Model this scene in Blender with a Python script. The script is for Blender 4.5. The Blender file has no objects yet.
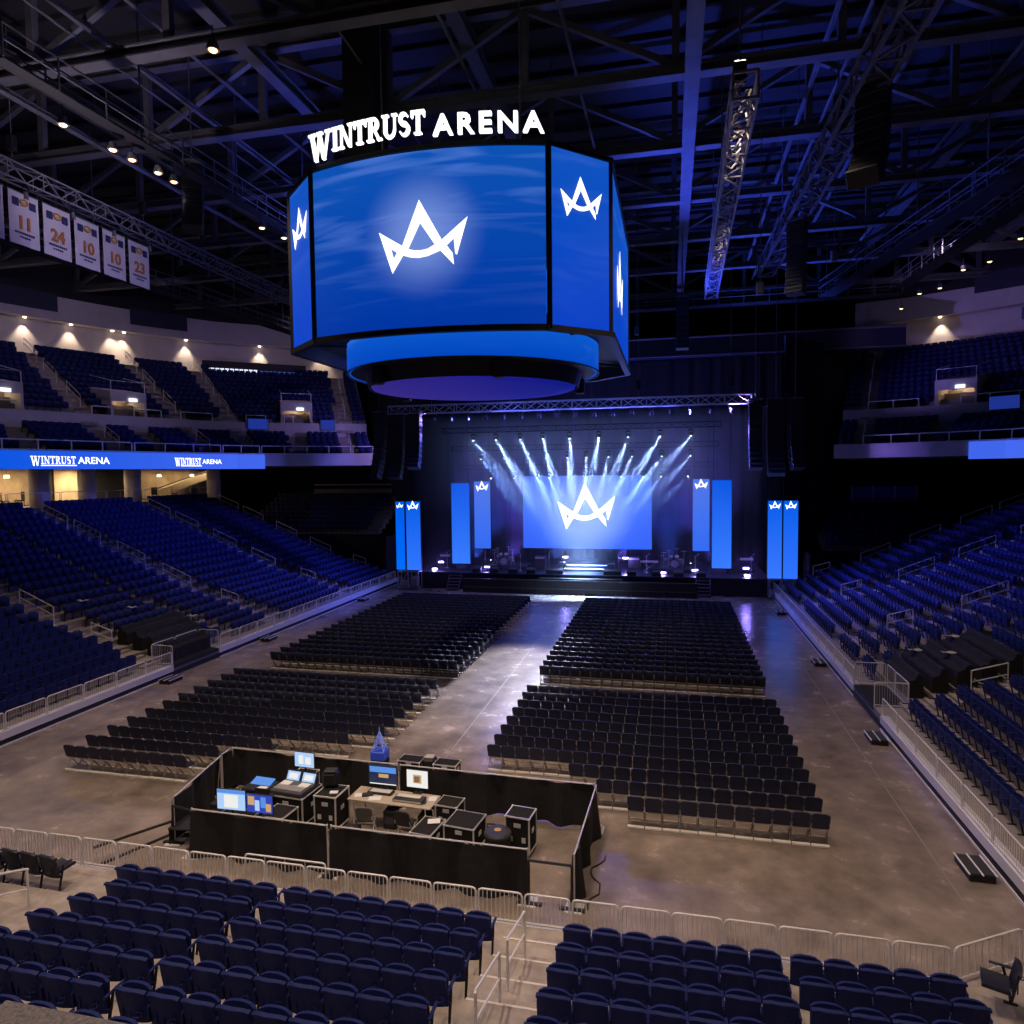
import bpy, math, random
import numpy as np
from mathutils import Vector, Matrix
random.seed(7)
SC = bpy.context.scene
COL = SC.collection
PI = math.pi

# ------------------------------------------------------------------ materials
def rgb(h):
    h = h.lstrip('#')
    c = [int(h[i:i+2], 16)/255 for i in (0, 2, 4)]
    return tuple(x/12.92 if x <= .04045 else ((x+.055)/1.055)**2.4 for x in c)

MATS = {}
def mat(name, col=(.5, .5, .5), rough=.6, metal=0., var=0., vscale=3., emit=None, estr=1., spec=.5, rvar=0., bump=0., bscale=40., fine=0.):
    if name in MATS: return MATS[name]
    m = bpy.data.materials.new(name); m.use_nodes = True
    nt = m.node_tree; N = nt.nodes; L = nt.links
    b = N['Principled BSDF']
    b.inputs['Base Color'].default_value = (*col, 1)
    b.inputs['Roughness'].default_value = rough
    b.inputs['Metallic'].default_value = metal
    b.inputs['Specular IOR Level'].default_value = spec
    if var > 0 or rvar > 0 or bump > 0:
        tc = N.new('ShaderNodeTexCoord')
    if var > 0 or rvar > 0:
        nz = N.new('ShaderNodeTexNoise'); nz.inputs['Scale'].default_value = vscale
        nz.inputs['Detail'].default_value = 5; nz.inputs['Roughness'].default_value = .6
        L.new(tc.outputs['Object'], nz.inputs['Vector'])
    if var > 0:
        r = N.new('ShaderNodeMixRGB'); r.blend_type = 'MIX'
        r.inputs[1].default_value = (*[max(0, c*(1-var)) for c in col], 1)
        r.inputs[2].default_value = (*[min(1, c*(1+var)) for c in col], 1)
        ct = N.new('ShaderNodeMapRange'); ct.inputs[1].default_value = .32; ct.inputs[2].default_value = .68
        L.new(nz.outputs['Fac'], ct.inputs[0]); L.new(ct.outputs[0], r.inputs[0]); out = r.outputs[0]
        if fine > 0:
            n3 = N.new('ShaderNodeTexNoise'); n3.inputs['Scale'].default_value = vscale*.22; n3.inputs['Detail'].default_value = 8; n3.inputs['Distortion'].default_value = 1.2
            L.new(tc.outputs['Object'], n3.inputs['Vector'])
            c3 = N.new('ShaderNodeMapRange'); c3.inputs[1].default_value = .3; c3.inputs[2].default_value = .7; c3.inputs[3].default_value = 1-fine; c3.inputs[4].default_value = 1+fine
            L.new(n3.outputs['Fac'], c3.inputs[0]); mu = N.new('ShaderNodeMixRGB'); mu.blend_type = 'MULTIPLY'; mu.inputs[0].default_value = 1
            L.new(out, mu.inputs[1]); L.new(c3.outputs[0], mu.inputs[2]); out = mu.outputs[0]
        L.new(out, b.inputs['Base Color'])
    if rvar > 0:
        mr = N.new('ShaderNodeMapRange'); mr.inputs[3].default_value = rough-rvar; mr.inputs[4].default_value = rough+rvar
        L.new(nz.outputs['Fac'], mr.inputs[0]); L.new(mr.outputs[0], b.inputs['Roughness'])
    if bump > 0:
        n2 = N.new('ShaderNodeTexNoise'); n2.inputs['Scale'].default_value = bscale
        bp = N.new('ShaderNodeBump'); bp.inputs['Strength'].default_value = bump
        L.new(tc.outputs['Object'], n2.inputs['Vector']); L.new(n2.outputs['Fac'], bp.inputs['Height']); L.new(bp.outputs[0], b.inputs['Normal'])
    if emit:
        b.inputs['Emission Color'].default_value = (*emit, 1)
        b.inputs['Emission Strength'].default_value = estr
    MATS[name] = m
    return m

def led(name, c0, c1, strength=1., axis='Z', lo=0., hi=1., streak=0., logo=None, grid=0., rough=.45):
    """A lit LED screen: picture content as emission, black glossy face. c0 at lo, c1 at hi along an object axis."""
    m = bpy.data.materials.new(name); m.use_nodes = True
    nt = m.node_tree; N = nt.nodes; L = nt.links
    b = N['Principled BSDF']; b.inputs['Base Color'].default_value = (.004, .004, .006, 1); b.inputs['Roughness'].default_value = rough; b.inputs['Specular IOR Level'].default_value = .25
    tc = N.new('ShaderNodeTexCoord'); sp = N.new('ShaderNodeSeparateXYZ'); L.new(tc.outputs['Object'], sp.inputs[0])
    mr = N.new('ShaderNodeMapRange'); mr.inputs[1].default_value = lo; mr.inputs[2].default_value = hi
    L.new(sp.outputs[axis], mr.inputs[0])
    mx = N.new('ShaderNodeMixRGB'); mx.inputs[1].default_value = (*c0, 1); mx.inputs[2].default_value = (*c1, 1)
    L.new(mr.outputs[0], mx.inputs[0]); cur = mx.outputs[0]
    if streak > 0:
        mp = N.new('ShaderNodeMapping'); mp.inputs['Scale'].default_value = (.12, .12, .9); L.new(tc.outputs['Object'], mp.inputs[0])
        nz = N.new('ShaderNodeTexNoise'); nz.inputs['Scale'].default_value = 1.6; nz.inputs['Detail'].default_value = 2; nz.inputs['Distortion'].default_value = .8
        L.new(mp.outputs[0], nz.inputs['Vector'])
        cr = N.new('ShaderNodeMapRange'); cr.inputs[1].default_value = .5; cr.inputs[2].default_value = .78; cr.inputs[4].default_value = streak
        L.new(nz.outputs['Fac'], cr.inputs[0])
        ml = N.new('ShaderNodeMath'); ml.operation = 'MULTIPLY'; L.new(cr.outputs[0], ml.inputs[0]); L.new(mr.outputs[0], ml.inputs[1])
        m2 = N.new('ShaderNodeMixRGB'); m2.inputs[2].default_value = (.16, .32, .85, 1)
        L.new(ml.outputs[0], m2.inputs[0]); L.new(cur, m2.inputs[1]); cur = m2.outputs[0]
    if logo:
        (lx, ly, lz), rad, amt = logo
        vm = N.new('ShaderNodeVectorMath'); vm.operation = 'DISTANCE'; vm.inputs[1].default_value = (lx, ly, lz); L.new(tc.outputs['Object'], vm.inputs[0])
        m3 = N.new('ShaderNodeMapRange'); m3.interpolation_type = 'SMOOTHSTEP'; m3.inputs[1].default_value = rad; m3.inputs[2].default_value = rad*.15; m3.inputs[3].default_value = 0; m3.inputs[4].default_value = amt
        L.new(vm.outputs['Value'], m3.inputs[0])
        m4 = N.new('ShaderNodeMixRGB'); m4.inputs[2].default_value = (.35, .5, 1, 1); L.new(m3.outputs[0], m4.inputs[0]); L.new(cur, m4.inputs[1]); cur = m4.outputs[0]
    L.new(cur, b.inputs['Emission Color']); b.inputs['Emission Strength'].default_value = strength
    return m

# ------------------------------------------------------------------ mesh building
class MB:
    def __init__(s): s.v = []; s.f = []; s.m = []
    def add(s, vs, fs, mi=0):
        o = len(s.v); s.v.extend([tuple(p) for p in vs])
        for f in fs: s.f.append(tuple(i+o for i in f)); s.m.append(mi)
        return s
    def box(s, c, d, mi=0, M=None):
        hx, hy, hz = d[0]/2, d[1]/2, d[2]/2
        vs = [Vector((x, y, z)) for x in (-hx, hx) for y in (-hy, hy) for z in (-hz, hz)]
        if M is not None: vs = [M @ p for p in vs]
        c = Vector(c); vs = [p+c for p in vs]
        return s.add(vs, [(0, 1, 3, 2), (4, 6, 7, 5), (0, 4, 5, 1), (2, 3, 7, 6), (0, 2, 6, 4), (1, 5, 7, 3)], mi)
    def bb(s, x0, x1, y0, y1, z0, z1, mi=0):
        return s.box(((x0+x1)/2, (y0+y1)/2, (z0+z1)/2), (x1-x0, y1-y0, z1-z0), mi)
    def rbox(s, c, d, ch=.02, mi=0, M=None):
        h = [d[0]/2, d[1]/2, d[2]/2]; ch = min(ch, min(h)*.9); idx = {}; vs = []
        for sx in (-1, 1):
            for sy in (-1, 1):
                for sz in (-1, 1):
                    sg = (sx, sy, sz)
                    for a in range(3):
                        p = [sg[k]*(h[k] if k == a else h[k]-ch) for k in range(3)]
                        idx[(sg, a)] = len(vs); vs.append(Vector(p))
        fs = []
        for a in range(3):
            b, c2 = (a+1) % 3, (a+2) % 3
            for sa in (-1, 1):
                q = []
                for sb, sc in ((-1, -1), (1, -1), (1, 1), (-1, 1)):
                    sg = [0, 0, 0]; sg[a] = sa; sg[b] = sb; sg[c2] = sc; q.append(idx[(tuple(sg), a)])
                fs.append(tuple(q if sa > 0 else q[::-1]))
        for a in range(3):
            b, c2 = (a+1) % 3, (a+2) % 3
            for sb in (-1, 1):
                for sc in (-1, 1):
                    g0 = [0, 0, 0]; g0[b] = sb; g0[c2] = sc; g1 = g0[:]; g0[a] = -1; g1[a] = 1
                    q = [idx[(tuple(g0), b)], idx[(tuple(g1), b)], idx[(tuple(g1), c2)], idx[(tuple(g0), c2)]]
                    fs.append(tuple(q if sb*sc > 0 else q[::-1]))
        for sx in (-1, 1):
            for sy in (-1, 1):
                for sz in (-1, 1):
                    q = [idx[((sx, sy, sz), a)] for a in range(3)]
                    fs.append(tuple(q if sx*sy*sz > 0 else q[::-1]))
        if M is not None: vs = [M @ p for p in vs]
        c = Vector(c)
        return s.add([p+c for p in vs], fs, mi)
    def frame_of(s, d):
        d = d.normalized(); up = Vector((0, 0, 1)) if abs(d.z) < .95 else Vector((0, 1, 0))
        a = d.cross(up).normalized(); b = a.cross(d).normalized()
        return a, b
    def bar(s, p, q, w, h=None, mi=0):
        p, q = Vector(p), Vector(q); h = h or w
        a, b = s.frame_of(q-p); a *= w/2; b *= h/2
        vs = [p-a-b, p+a-b, p+a+b, p-a+b, q-a-b, q+a-b, q+a+b, q-a+b]
        return s.add(vs, [(0, 3, 2, 1), (4, 5, 6, 7), (0, 1, 5, 4), (1, 2, 6, 5), (2, 3, 7, 6), (3, 0, 4, 7)], mi)
    def tube(s, pts, r, n=6, mi=0, closed=False):
        pts = [Vector(p) for p in pts]; k = len(pts); rings = []; vs = []
        pa = None
        for i, p in enumerate(pts):
            if closed: d = pts[(i+1) % k]-pts[i-1]
            else: d = pts[min(i+1, k-1)]-pts[max(i-1, 0)]
            if pa is None: a, b = s.frame_of(d)
            else:
                dn = d.normalized(); a = (pa-dn*pa.dot(dn))
                a = a.normalized() if a.length > 1e-6 else s.frame_of(d)[0]
                b = a.cross(dn).normalized()
            pa = a
            rr = r[i] if isinstance(r, (list, tuple)) else r
            vs += [p+a*math.cos(2*PI*j/n)*rr+b*math.sin(2*PI*j/n)*rr for j in range(n)]
        fs = []
        for i in range(k if closed else k-1):
            i2 = (i+1) % k
            for j in range(n):
                fs.append((i*n+j, i*n+(j+1) % n, i2*n+(j+1) % n, i2*n+j))
        if not closed:
            fs.append(tuple(range(n))[::-1]); fs.append(tuple((k-1)*n+j for j in range(n)))
        return s.add(vs, fs, mi)
    def cyl(s, p, q, r, n=10, mi=0, r2=None):
        return s.tube([p, q], [r, r if r2 is None else r2], n, mi)
    def prism(s, poly, fn, d0, d1, mi=0):
        """polygon in (u,v), mapped by fn(u,v,depth)"""
        n = len(poly)
        vs = [fn(u, v, d0) for u, v in poly]+[fn(u, v, d1) for u, v in poly]
        fs = [tuple(range(n))[::-1], tuple(range(n, 2*n))]+[(i, (i+1) % n, n+(i+1) % n, n+i) for i in range(n)]
        return s.add(vs, fs, mi)
    def sheet(s, fn, nu, nv, th, mi=0):
        """two-sided curved panel; fn(u,v)->(point, normal)"""
        A = []; B = []
        for j in range(nv+1):
            for i in range(nu+1):
                p, n = fn(i/nu, j/nv); p = Vector(p); n = Vector(n)
                A.append(p+n*th/2); B.append(p-n*th/2)
        k = len(A); w = nu+1; fs = []
        for j in range(nv):
            for i in range(nu):
                a = j*w+i; fs.append((a, a+1, a+w+1, a+w)); fs.append((k+a, k+a+w, k+a+w+1, k+a+1))
        for i in range(nu):
            fs.append((i, k+i, k+i+1, i+1)); a = nv*w+i; fs.append((a, a+1, k+a+1, k+a))
        for j in range(nv):
            a = j*w; fs.append((a, a+w, k+a+w, k+a)); a = j*w+nu; fs.append((a, k+a, k+a+w, a+w))
        return s.add(A+B, fs, mi)
    def lathe(s, prof, c=(0, 0, 0), n=24, mi=0, a0=0., a1=2*PI, axis='Z'):
        full = abs(a1-a0-2*PI) < 1e-6; k = n if full else n+1; vs = []
        for r, z in prof:
            for j in range(k):
                a = a0+(a1-a0)*j/n
                vs.append((c[0]+r*math.cos(a), c[1]+r*math.sin(a), c[2]+z))
        fs = []
        for i in range(len(prof)-1):
            for j in range(n):
                j2 = (j+1) % k
                fs.append((i*k+j, i*k+j2, (i+1)*k+j2, (i+1)*k+j))
        return s.add(vs, fs, mi)
    def mesh(s, name, mats, smooth=False):
        me = bpy.data.meshes.new(name)
        me.from_pydata(s.v, [], s.f)
        if not isinstance(mats, (list, tuple)): mats = [mats]
        for m in mats: me.materials.append(m)
        if len(mats) > 1: me.polygons.foreach_set('material_index', s.m)
        if smooth: me.polygons.foreach_set('use_smooth', [True]*len(me.polygons))
        me.update()
        return me
    def build(s, name, mats, parent=None, loc=(0, 0, 0), rz=0., smooth=False):
        o = bpy.data.objects.new(name, s.mesh(name, mats, smooth)); COL.objects.link(o)
        o.location = loc; o.rotation_euler = (0, 0, rz)
        if parent is not None: o.parent = parent; KIDS.setdefault(parent.name, []).append(o)
        return o
KIDS = {}

def tag(o, label=None, cat=None, group=None, kind=None):
    if label: o['label'] = label
    if cat: o['category'] = cat
    if group: o['group'] = group
    if kind: o['kind'] = kind
    return o
def thing(name, label, cat, loc=(0, 0, 0), rz=0., group=None):
    o = bpy.data.objects.new(name, None); COL.objects.link(o); o.empty_display_size = .1
    o.location = loc; o.rotation_euler = (0, 0, rz)
    return tag(o, label, cat, group)
def struct(name, mb, m, label=None, smooth=False):
    o = mb.build(name, m, smooth=smooth); o['kind'] = 'structure'
    if label: o['label'] = label
    return o
def dup(root, loc, rz, label, group=None):
    r = root.copy(); COL.objects.link(r); r.location = loc; r.rotation_euler = (0, 0, rz); r['label'] = label
    if group: r['group'] = group
    def rec(src, dst):
        for ch in KIDS.get(src.name, []):
            c = ch.copy(); COL.objects.link(c); c.parent = dst; KIDS.setdefault(dst.name, []).append(c); rec(ch, c)
    rec(root, r)
    return r
def first_or_dup(cache, key, make, loc, rz, label, group):
    if key not in cache:
        t = make(label, group); t.location = loc; t.rotation_euler = (0, 0, rz); cache[key] = t; return t
    return dup(cache[key], loc, rz, label, group)
def nth(n):
    w = ['first', 'second', 'third', 'fourth', 'fifth', 'sixth', 'seventh', 'eighth', 'ninth', 'tenth', 'eleventh', 'twelfth']
    if n <= 12: return w[n-1]
    return '%d%s' % (n, {1: 'st', 2: 'nd', 3: 'rd'}.get(n % 10 if n % 100 not in (11, 12, 13) else 0, 'th'))
def R3(axis, a): return Matrix.Rotation(a, 3, axis)

# ------------------------------------------------------------------ lettering
def text_mesh(body, size, ext, m, name, parent, M, align='CENTER', smooth=False, sx=1., space=1., bold=.012):
    cu = bpy.data.curves.new('t', 'FONT'); cu.body = body; cu.size = size; cu.extrude = ext; cu.align_x = align; cu.align_y = 'CENTER'; cu.offset = size*bold; cu.space_character = space
    cu.resolution_u = 3
    to = bpy.data.objects.new('t', cu); COL.objects.link(to)
    dg = bpy.context.evaluated_depsgraph_get()
    me = bpy.data.meshes.new_from_object(to.evaluated_get(dg)); bpy.data.objects.remove(to); bpy.data.curves.remove(cu)
    me.materials.clear(); me.materials.append(m)
    n = len(me.vertices); co = np.empty(n*3); me.vertices.foreach_get('co', co); co = co.reshape(-1, 3); co[:, 0] *= sx
    if callable(M): out = np.array([M(*p) for p in co])
    else:
        A = np.array(M); out = co @ A[:3, :3].T+A[:3, 3]
    me.vertices.foreach_set('co', out.ravel()); me.update(); me.name = name
    o = bpy.data.objects.new(name, me); COL.objects.link(o)
    if parent is not None: o.parent = parent; KIDS.setdefault(parent.name, []).append(o)
    return o
def basis(o, x, y, z):
    return Matrix(((x[0], y[0], z[0], o[0]), (x[1], y[1], z[1], o[1]), (x[2], y[2], z[2], o[2]), (0, 0, 0, 1)))

def serif_word(word='WINTRUST'):
    """polygons (unit cap height) of a bold serif word, first letter larger; returns polys, width"""
    polys = []
    def ribb(pts, w):
        for i in range(len(pts)-1):
            (x0, y0), (x1, y1) = pts[i], pts[i+1]; w0 = w[i]; w1 = w[i+1]
            l = math.hypot(x1-x0, y1-y0); nx, ny = -(y1-y0)/l, (x1-x0)/l
            yield [(x0+nx*w0/2, y0+ny*w0/2), (x0-nx*w0/2, y0-ny*w0/2), (x1-nx*w1/2, y1-ny*w1/2), (x1+nx*w1/2, y1+ny*w1/2)]
    def stem(x0, y0, x1, y1, w): return [(x0-w/2, y0), (x0+w/2, y0), (x1+w/2, y1), (x1-w/2, y1)]
    def srf(x, y, w): return [(x-w/2, y-.035), (x+w/2, y-.035), (x+w/2, y+.035), (x-w/2, y+.035)]
    T, t = .18, .075
    def arc(cx, cy, rx, ry, a0, a1, n=9): return [(cx+rx*math.cos(math.radians(a0+(a1-a0)*i/n)), cy+ry*math.sin(math.radians(a0+(a1-a0)*i/n))) for i in range(n+1)]
    G = {
        'W': (1.36, lambda: [stem(.16, 1, .42, 0, T), stem(.68, 1, .42, 0, t), stem(.62, 1, .9, 0, T), stem(1.18, 1, .92, 0, t), srf(.18, .965, .42), srf(.66, .965, .36), srf(1.17, .965, .34)]),
        'I': (.46, lambda: [stem(.23, 0, .23, 1, T), srf(.23, .035, .42), srf(.23, .965, .42)]),
        'N': (1.02, lambda: [stem(.2, 0, .2, 1, t), stem(.84, 0, .84, 1, t), stem(.2, 1, .78, 0, T), srf(.2, .035, .36), srf(.16, .965, .34), srf(.84, .965, .34)]),
        'T': (.86, lambda: [stem(.43, 0, .43, 1, T), srf(.43, .035, .44), [(.03, .88), (.83, .88), (.83, 1), (.03, 1)], [(.03, .72), (.1, .72), (.14, .9), (.03, .9)], [(.76, .72), (.83, .72), (.83, .9), (.72, .9)]]),
        'R': (.96, lambda: [stem(.24, 0, .24, 1, T), srf(.24, .035, .44), srf(.2, .965, .36), stem(.5, .48, .8, .03, T*.95), srf(.84, .035, .3)]+list(ribb([(.26, .95)]+arc(.46, .73, .22, .22, 90, -90)+[(.26, .51)], [.09]+[.09, .12, .16, .19, .2, .2, .19, .16, .12, .09]+[.09]))),
        'U': (.98, lambda: [stem(.22, .32, .22, 1, T), stem(.8, .32, .8, 1, t), srf(.22, .965, .42), srf(.8, .965, .34)]+list(ribb(arc(.5, .34, .29, .3, 180, 360), [.2, .19, .18, .16, .13, .1, .09, .09, .09, .09]))),
        'S': (.74, lambda: list(ribb(arc(.37, .73, .23, .22, 25, 235, 8)+arc(.37, .28, .25, .24, 60, -160, 8), [.08, .09, .1, .12, .15, .17, .18, .19, .2, .2, .19, .18, .16, .13, .11, .09, .08, .08]))),
    }
    x = 0.
    for i, ch in enumerate(word):
        w, fn = G[ch]; k = 1.0 if i == 0 else .8; dy = -.1 if i == 0 else .1
        for p in fn(): polys.append([(x+px*k, py*k+dy) for px, py in p])
        x += w*k+.03
    return polys, x

CROWN = [[(82, 335), (325, 497), (262, 552), (205, 512)], [(82, 335), (205, 512), (232, 612), (215, 757)],
         [(215, 757), (232, 612), (265, 555), (325, 497), (380, 530), (325, 588)], [(493, 60), (500, 285), (378, 530), (318, 497)],
         [(493, 60), (705, 465), (640, 507), (500, 285)],
         [(325, 497), (378, 530), (440, 548), (400, 613), (322, 586)], [(440, 548), (500, 553), (570, 543), (570, 613), (480, 625), (400, 613)],
         [(570, 543), (640, 505), (705, 465), (690, 568), (570, 613)], [(640, 505), (705, 465), (750, 522), (806, 600), (816, 712), (690, 566)],
         [(705, 465), (948, 255), (818, 458), (750, 522)], [(948, 255), (845, 618), (830, 605), (818, 458)]]
def crown_uv():
    """crown polygons centred, unit width, v up"""
    return [[((x-515)/866., -(y-408)/866.) for x, y in p] for p in CROWN]
def crown(parent, m, fn, width, name='crown_logo', d0=0., d1=.012):
    b = MB()
    for p in crown_uv(): b.prism([(u*width, v*width) for u, v in p], fn, d0, d1)
    return b.build(name, m, parent)

# ------------------------------------------------------------------ plan helpers
def offset_path(path, o, side):
    """path moved by o along its outward normal (side=+1: left of the direction of travel)"""
    out = []; n = len(path)
    for i in range(n):
        a = Vector(path[max(i-1, 0)]); p = Vector(path[i]); c = Vector(path[min(i+1, n-1)])
        d1 = (p-a).normalized() if i > 0 else (c-p).normalized(); d2 = (c-p).normalized() if i < n-1 else d1
        n1 = Vector((-d1.y, d1.x))*side; n2 = Vector((-d2.y, d2.x))*side
        m = (n1+n2).normalized(); k = 1/max(.5, m.dot(n1))
        out.append(p+m*o*k)
    return out
def plen(path): return sum((Vector(path[i+1])-Vector(path[i])).length for i in range(len(path)-1))
def at_s(path, s):
    for i in range(len(path)-1):
        a, b = Vector(path[i]), Vector(path[i+1]); l = (b-a).length
        if s <= l or i == len(path)-2: return a+(b-a)*(s/l), (b-a).normalized()
        s -= l
def nearest_s(path, q):
    q = Vector(q); best = (1e9, 0); acc = 0
    for i in range(len(path)-1):
        a, b = Vector(path[i]), Vector(path[i+1]); l = (b-a).length; t = max(0, min(1, (q-a).dot(b-a)/l/l)); p = a+(b-a)*t
        if (p-q).length < best[0]: best = ((p-q).length, acc+t*l)
        acc += l
    return best[1]
def strip(mb, pa, pb, za, zb, mi=0):
    n = len(pa); vs = [(p.x, p.y, za) for p in pa]+[(p.x, p.y, zb) for p in pb]
    mb.add(vs, [(i, i+1, n+i+1, n+i) for i in range(n-1)], mi)
def terrace(mb, path, side, steps, zlow):
    """steps: list of (o0, o1, z); treads and risers, closed at the back down to zlow"""
    zp = zlow
    for o0, o1, z in steps:
        a, b = offset_path(path, o0, side), offset_path(path, o1, side)
        strip(mb, a, a, zp, z); strip(mb, a, b, z, z); zp = z
    b = offset_path(path, steps[-1][1], side); strip(mb, b, b, zp, zlow)
    for e in (0, -1):                       # end caps
        for o0, o1, z in steps:
            p, q = offset_path(path, o0, side)[e], offset_path(path, o1, side)[e]
            mb.add([(p.x, p.y, zlow), (q.x, q.y, zlow), (q.x, q.y, z), (p.x, p.y, z)], [(0, 1, 2, 3)])
# ------------------------------------------------------------------ camera
CAM = Vector((-3.948, -18.353, 9.514)); YAW, PIT, ROL, FPX = -.22504, .05541, .01134, 692.0
_cy, _sy, _cp, _sp, _cr, _sr = math.cos(YAW), math.sin(YAW), math.cos(PIT), math.sin(PIT), math.cos(ROL), math.sin(ROL)
_f = Vector((_sy*_cp, _cy*_cp, -_sp)); _r = Vector((_cy, -_sy, 0)); _d = _f.cross(_r)
_r2 = _r*_cr+_d*_sr; _d2 = -_r*_sr+_d*_cr
cam = bpy.data.cameras.new('camera'); co = bpy.data.objects.new('camera', cam); COL.objects.link(co)
cam.sensor_width = 36; cam.sensor_fit = 'HORIZONTAL'; cam.lens = FPX/1024*36; cam.clip_end = 400
co.matrix_world = Matrix(((_r2.x, -_d2.x, -_f.x, CAM.x), (_r2.y, -_d2.y, -_f.y, CAM.y), (_r2.z, -_d2.z, -_f.z, CAM.z), (0, 0, 0, 1)))
SC.camera = co
def proj(p):
    q = Vector(p)-CAM; z = q.dot(_f)
    if z < .5: return (-9999, -9999, z)
    return (512+FPX*q.dot(_r2)/z, 512+FPX*q.dot(_d2)/z, z)

# ------------------------------------------------------------------ palette
M_floor = mat('polished_concrete', (.27, .215, .175), .25, var=.30, vscale=1.1, rvar=.10, fine=.35)
M_conc = mat('terrace_concrete', (.30, .26, .23), .8, var=.15, vscale=2)
M_step = mat('pale_concrete_step', (.38, .32, .27), .75, var=.28, vscale=2.5)
M_pale = mat('painted_wall', (.56, .51, .53), .8, var=.08, vscale=.8)
M_dark = mat('dark_wall', (.02, .02, .024), .9)
M_black = mat('black_paint', (.012, .012, .014), .6)
M_cloth = mat('black_drape', (.016, .015, .015), .95, var=.3, vscale=4)
M_roof = mat('roof_deck', (.03, .03, .034), .85)
M_steel = mat('grey_painted_steel', (.12, .12, .135), .55, var=.2, vscale=1)
M_rail = mat('brushed_rail', (.86, .82, .80), .45, .0)
M_alu = mat('aluminium', (.74, .71, .68), .4, .3)
M_edge = mat('deck_edge_trim', (.85, .84, .88), .35, .0)
M_seat = mat('navy_seat_plastic', (.015, .023, .115), .6, var=.12, vscale=9, spec=.18)
M_seatd = mat('dark_seat_metal', (.016, .017, .022), .5, .3)
M_fold = mat('navy_vinyl', (.014, .019, .056), .5, var=.2, vscale=6)
M_frame = mat('pale_chair_frame', (.90, .83, .74), .45, .0)
M_rub = mat('black_rubber', (.02, .02, .02), .8)
M_white = mat('white_glow', (.8, .8, .8), .5, emit=(1, 1, 1), estr=1.6)
M_warm = mat('warm_lamp', (.8, .7, .5), .5, emit=(1, .55, .20), estr=5)
M_glass = bpy.data.materials.new('smoked_glass'); M_glass.use_nodes = True
_g = M_glass.node_tree.nodes['Principled BSDF']; _g.inputs['Base Color'].default_value = (.75, .8, .9, 1); _g.inputs['Transmission Weight'].default_value = 1; _g.inputs['Roughness'].default_value = .02; _g.inputs['IOR'].default_value = 1.02

# ------------------------------------------------------------------ floor
b = MB(); b.bb(-75, 50, -22, 75, -.3, 0)
struct('floor', b, M_floor, 'polished brown concrete arena floor')
b = MB()
for x in (-11.3, 2.35, -25.7): b.bb(x-.02, x+.02, -4.4, 34.5, 0, .0015)
for y in (11.2,): b.bb(-25.7, 2.35, y-.015, y+.015, 0, .0015)
struct('trim_1', b, mat('floor_joint', (.27, .23, .20), .5), 'floor joint lines')
XC = -11.7

# ------------------------------------------------------------------ seating terraces
def zrow(i): return .5+.235*i if i <= 6 else 1.91+.35*(i-6)
NR = 22
D0 = .42                                            # depth of the walkway before the first row
LX, RX, EY = -27.2, 3.62, -5.34                      # deck edges: left, right, near end
ZC = zrow(NR-1)+.35                                # concourse height
def steps_for(n0=0, n1=NR, first=0.):
    st = [(first, D0, .5)] if n0 == 0 else []
    for i in range(n0, n1):
        o0 = D0+.84*i
        st.append((o0, o0+.84, zrow(i)))
    return st
b = MB(); terrace(b, [(LX, -4.2), (LX, 38.9)], 1, steps_for()+[(D0+.84*NR, 24, ZC)], 0)
struct('terrace_left', b, M_conc, 'stepped concrete seating terrace on the left side')
b = MB(); terrace(b, [(RX, 38.9), (RX, -3.7)], 1, steps_for()+[(D0+.84*NR, 24, ZC)], 0)
struct('terrace_right', b, M_conc, 'stepped concrete seating terrace on the right side')
b = MB(); terrace(b, [(4.2, EY), (-24.0, EY)], 1, steps_for(0, 9), 0)
struct('terrace_front', b, M_step, 'stepped pale seating terrace nearest the camera')
b = MB()
b.add([(-24, EY, 0), (-24, EY, .5), (LX, -2.2, .5), (LX, -2.2, 0), (LX-4, -5, .5), (-24, EY-6, .5)], [(0, 1, 2, 3), (1, 2, 4, 5)])
b.add([(.86, EY, 0), (.86, EY, .5), (2.33, -4.46, .5), (2.33, -4.46, 0), (RX, -3.7, .5), (RX, -3.7, 0), (8, -3.7, .5), (8, EY, .5)], [(0, 1, 2, 3), (3, 2, 4, 5), (1, 2, 4, 6, 7)])
b.add([(4.2, EY, .5), (9, EY, .5), (9, EY-6, .5), (4.2, EY-6, .5)], [(0, 1, 2, 3)])
struct('terrace_corner', b, M_step, 'pale corner decking')
# pale aisle steps
AISLE = [9.7, 19.8, 29.5, 38.5]
def aisle_steps(name, xf, y, sgn, n1=NR):
    b = MB()
    for i in range(1, n1+1):
        z0, z1 = zrow(i-1), zrow(i) if i < NR else ZC
        o = D0+.84*i
        b.bb(*sorted((xf+sgn*(o-.30), xf+sgn*(o-.005))), y-.58, y+.58, z0, (z0+z1)/2)
        b.bb(*sorted((xf+sgn*(o-.02), xf+sgn*(o+.55))), y-.58, y+.58, z1-.02, z1+.008)
    return struct(name, b, M_step, 'pale concrete aisle steps')
for y in AISLE:
    aisle_steps('stairs_left', LX, y, -1); aisle_steps('stairs_right', RX, y, 1)
b = MB()
for i in range(1, 9):
    y = EY-(D0+.84*i)
    b.bb(-7.1, -5.9, y+.005, y+.30, zrow(i-1), zrow(i)-.125); b.bb(-7.1, -5.9, y-.54, y+.02, zrow(i)-.02, zrow(i)+.006)
struct('stairs_front', b, M_step, 'pale concrete aisle steps between the near blocks')
b = MB()
for i in range(0, 9):
    y = EY-(D0+.84*i)
    b.bb(-7.1, -5.9, y-.015, y+.03, zrow(i)-.02, zrow(i)+.012)
struct('trim_2', b, mat('step_nosing', (.75, .68, .6), .5), 'pale nosings of the near steps')
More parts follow.
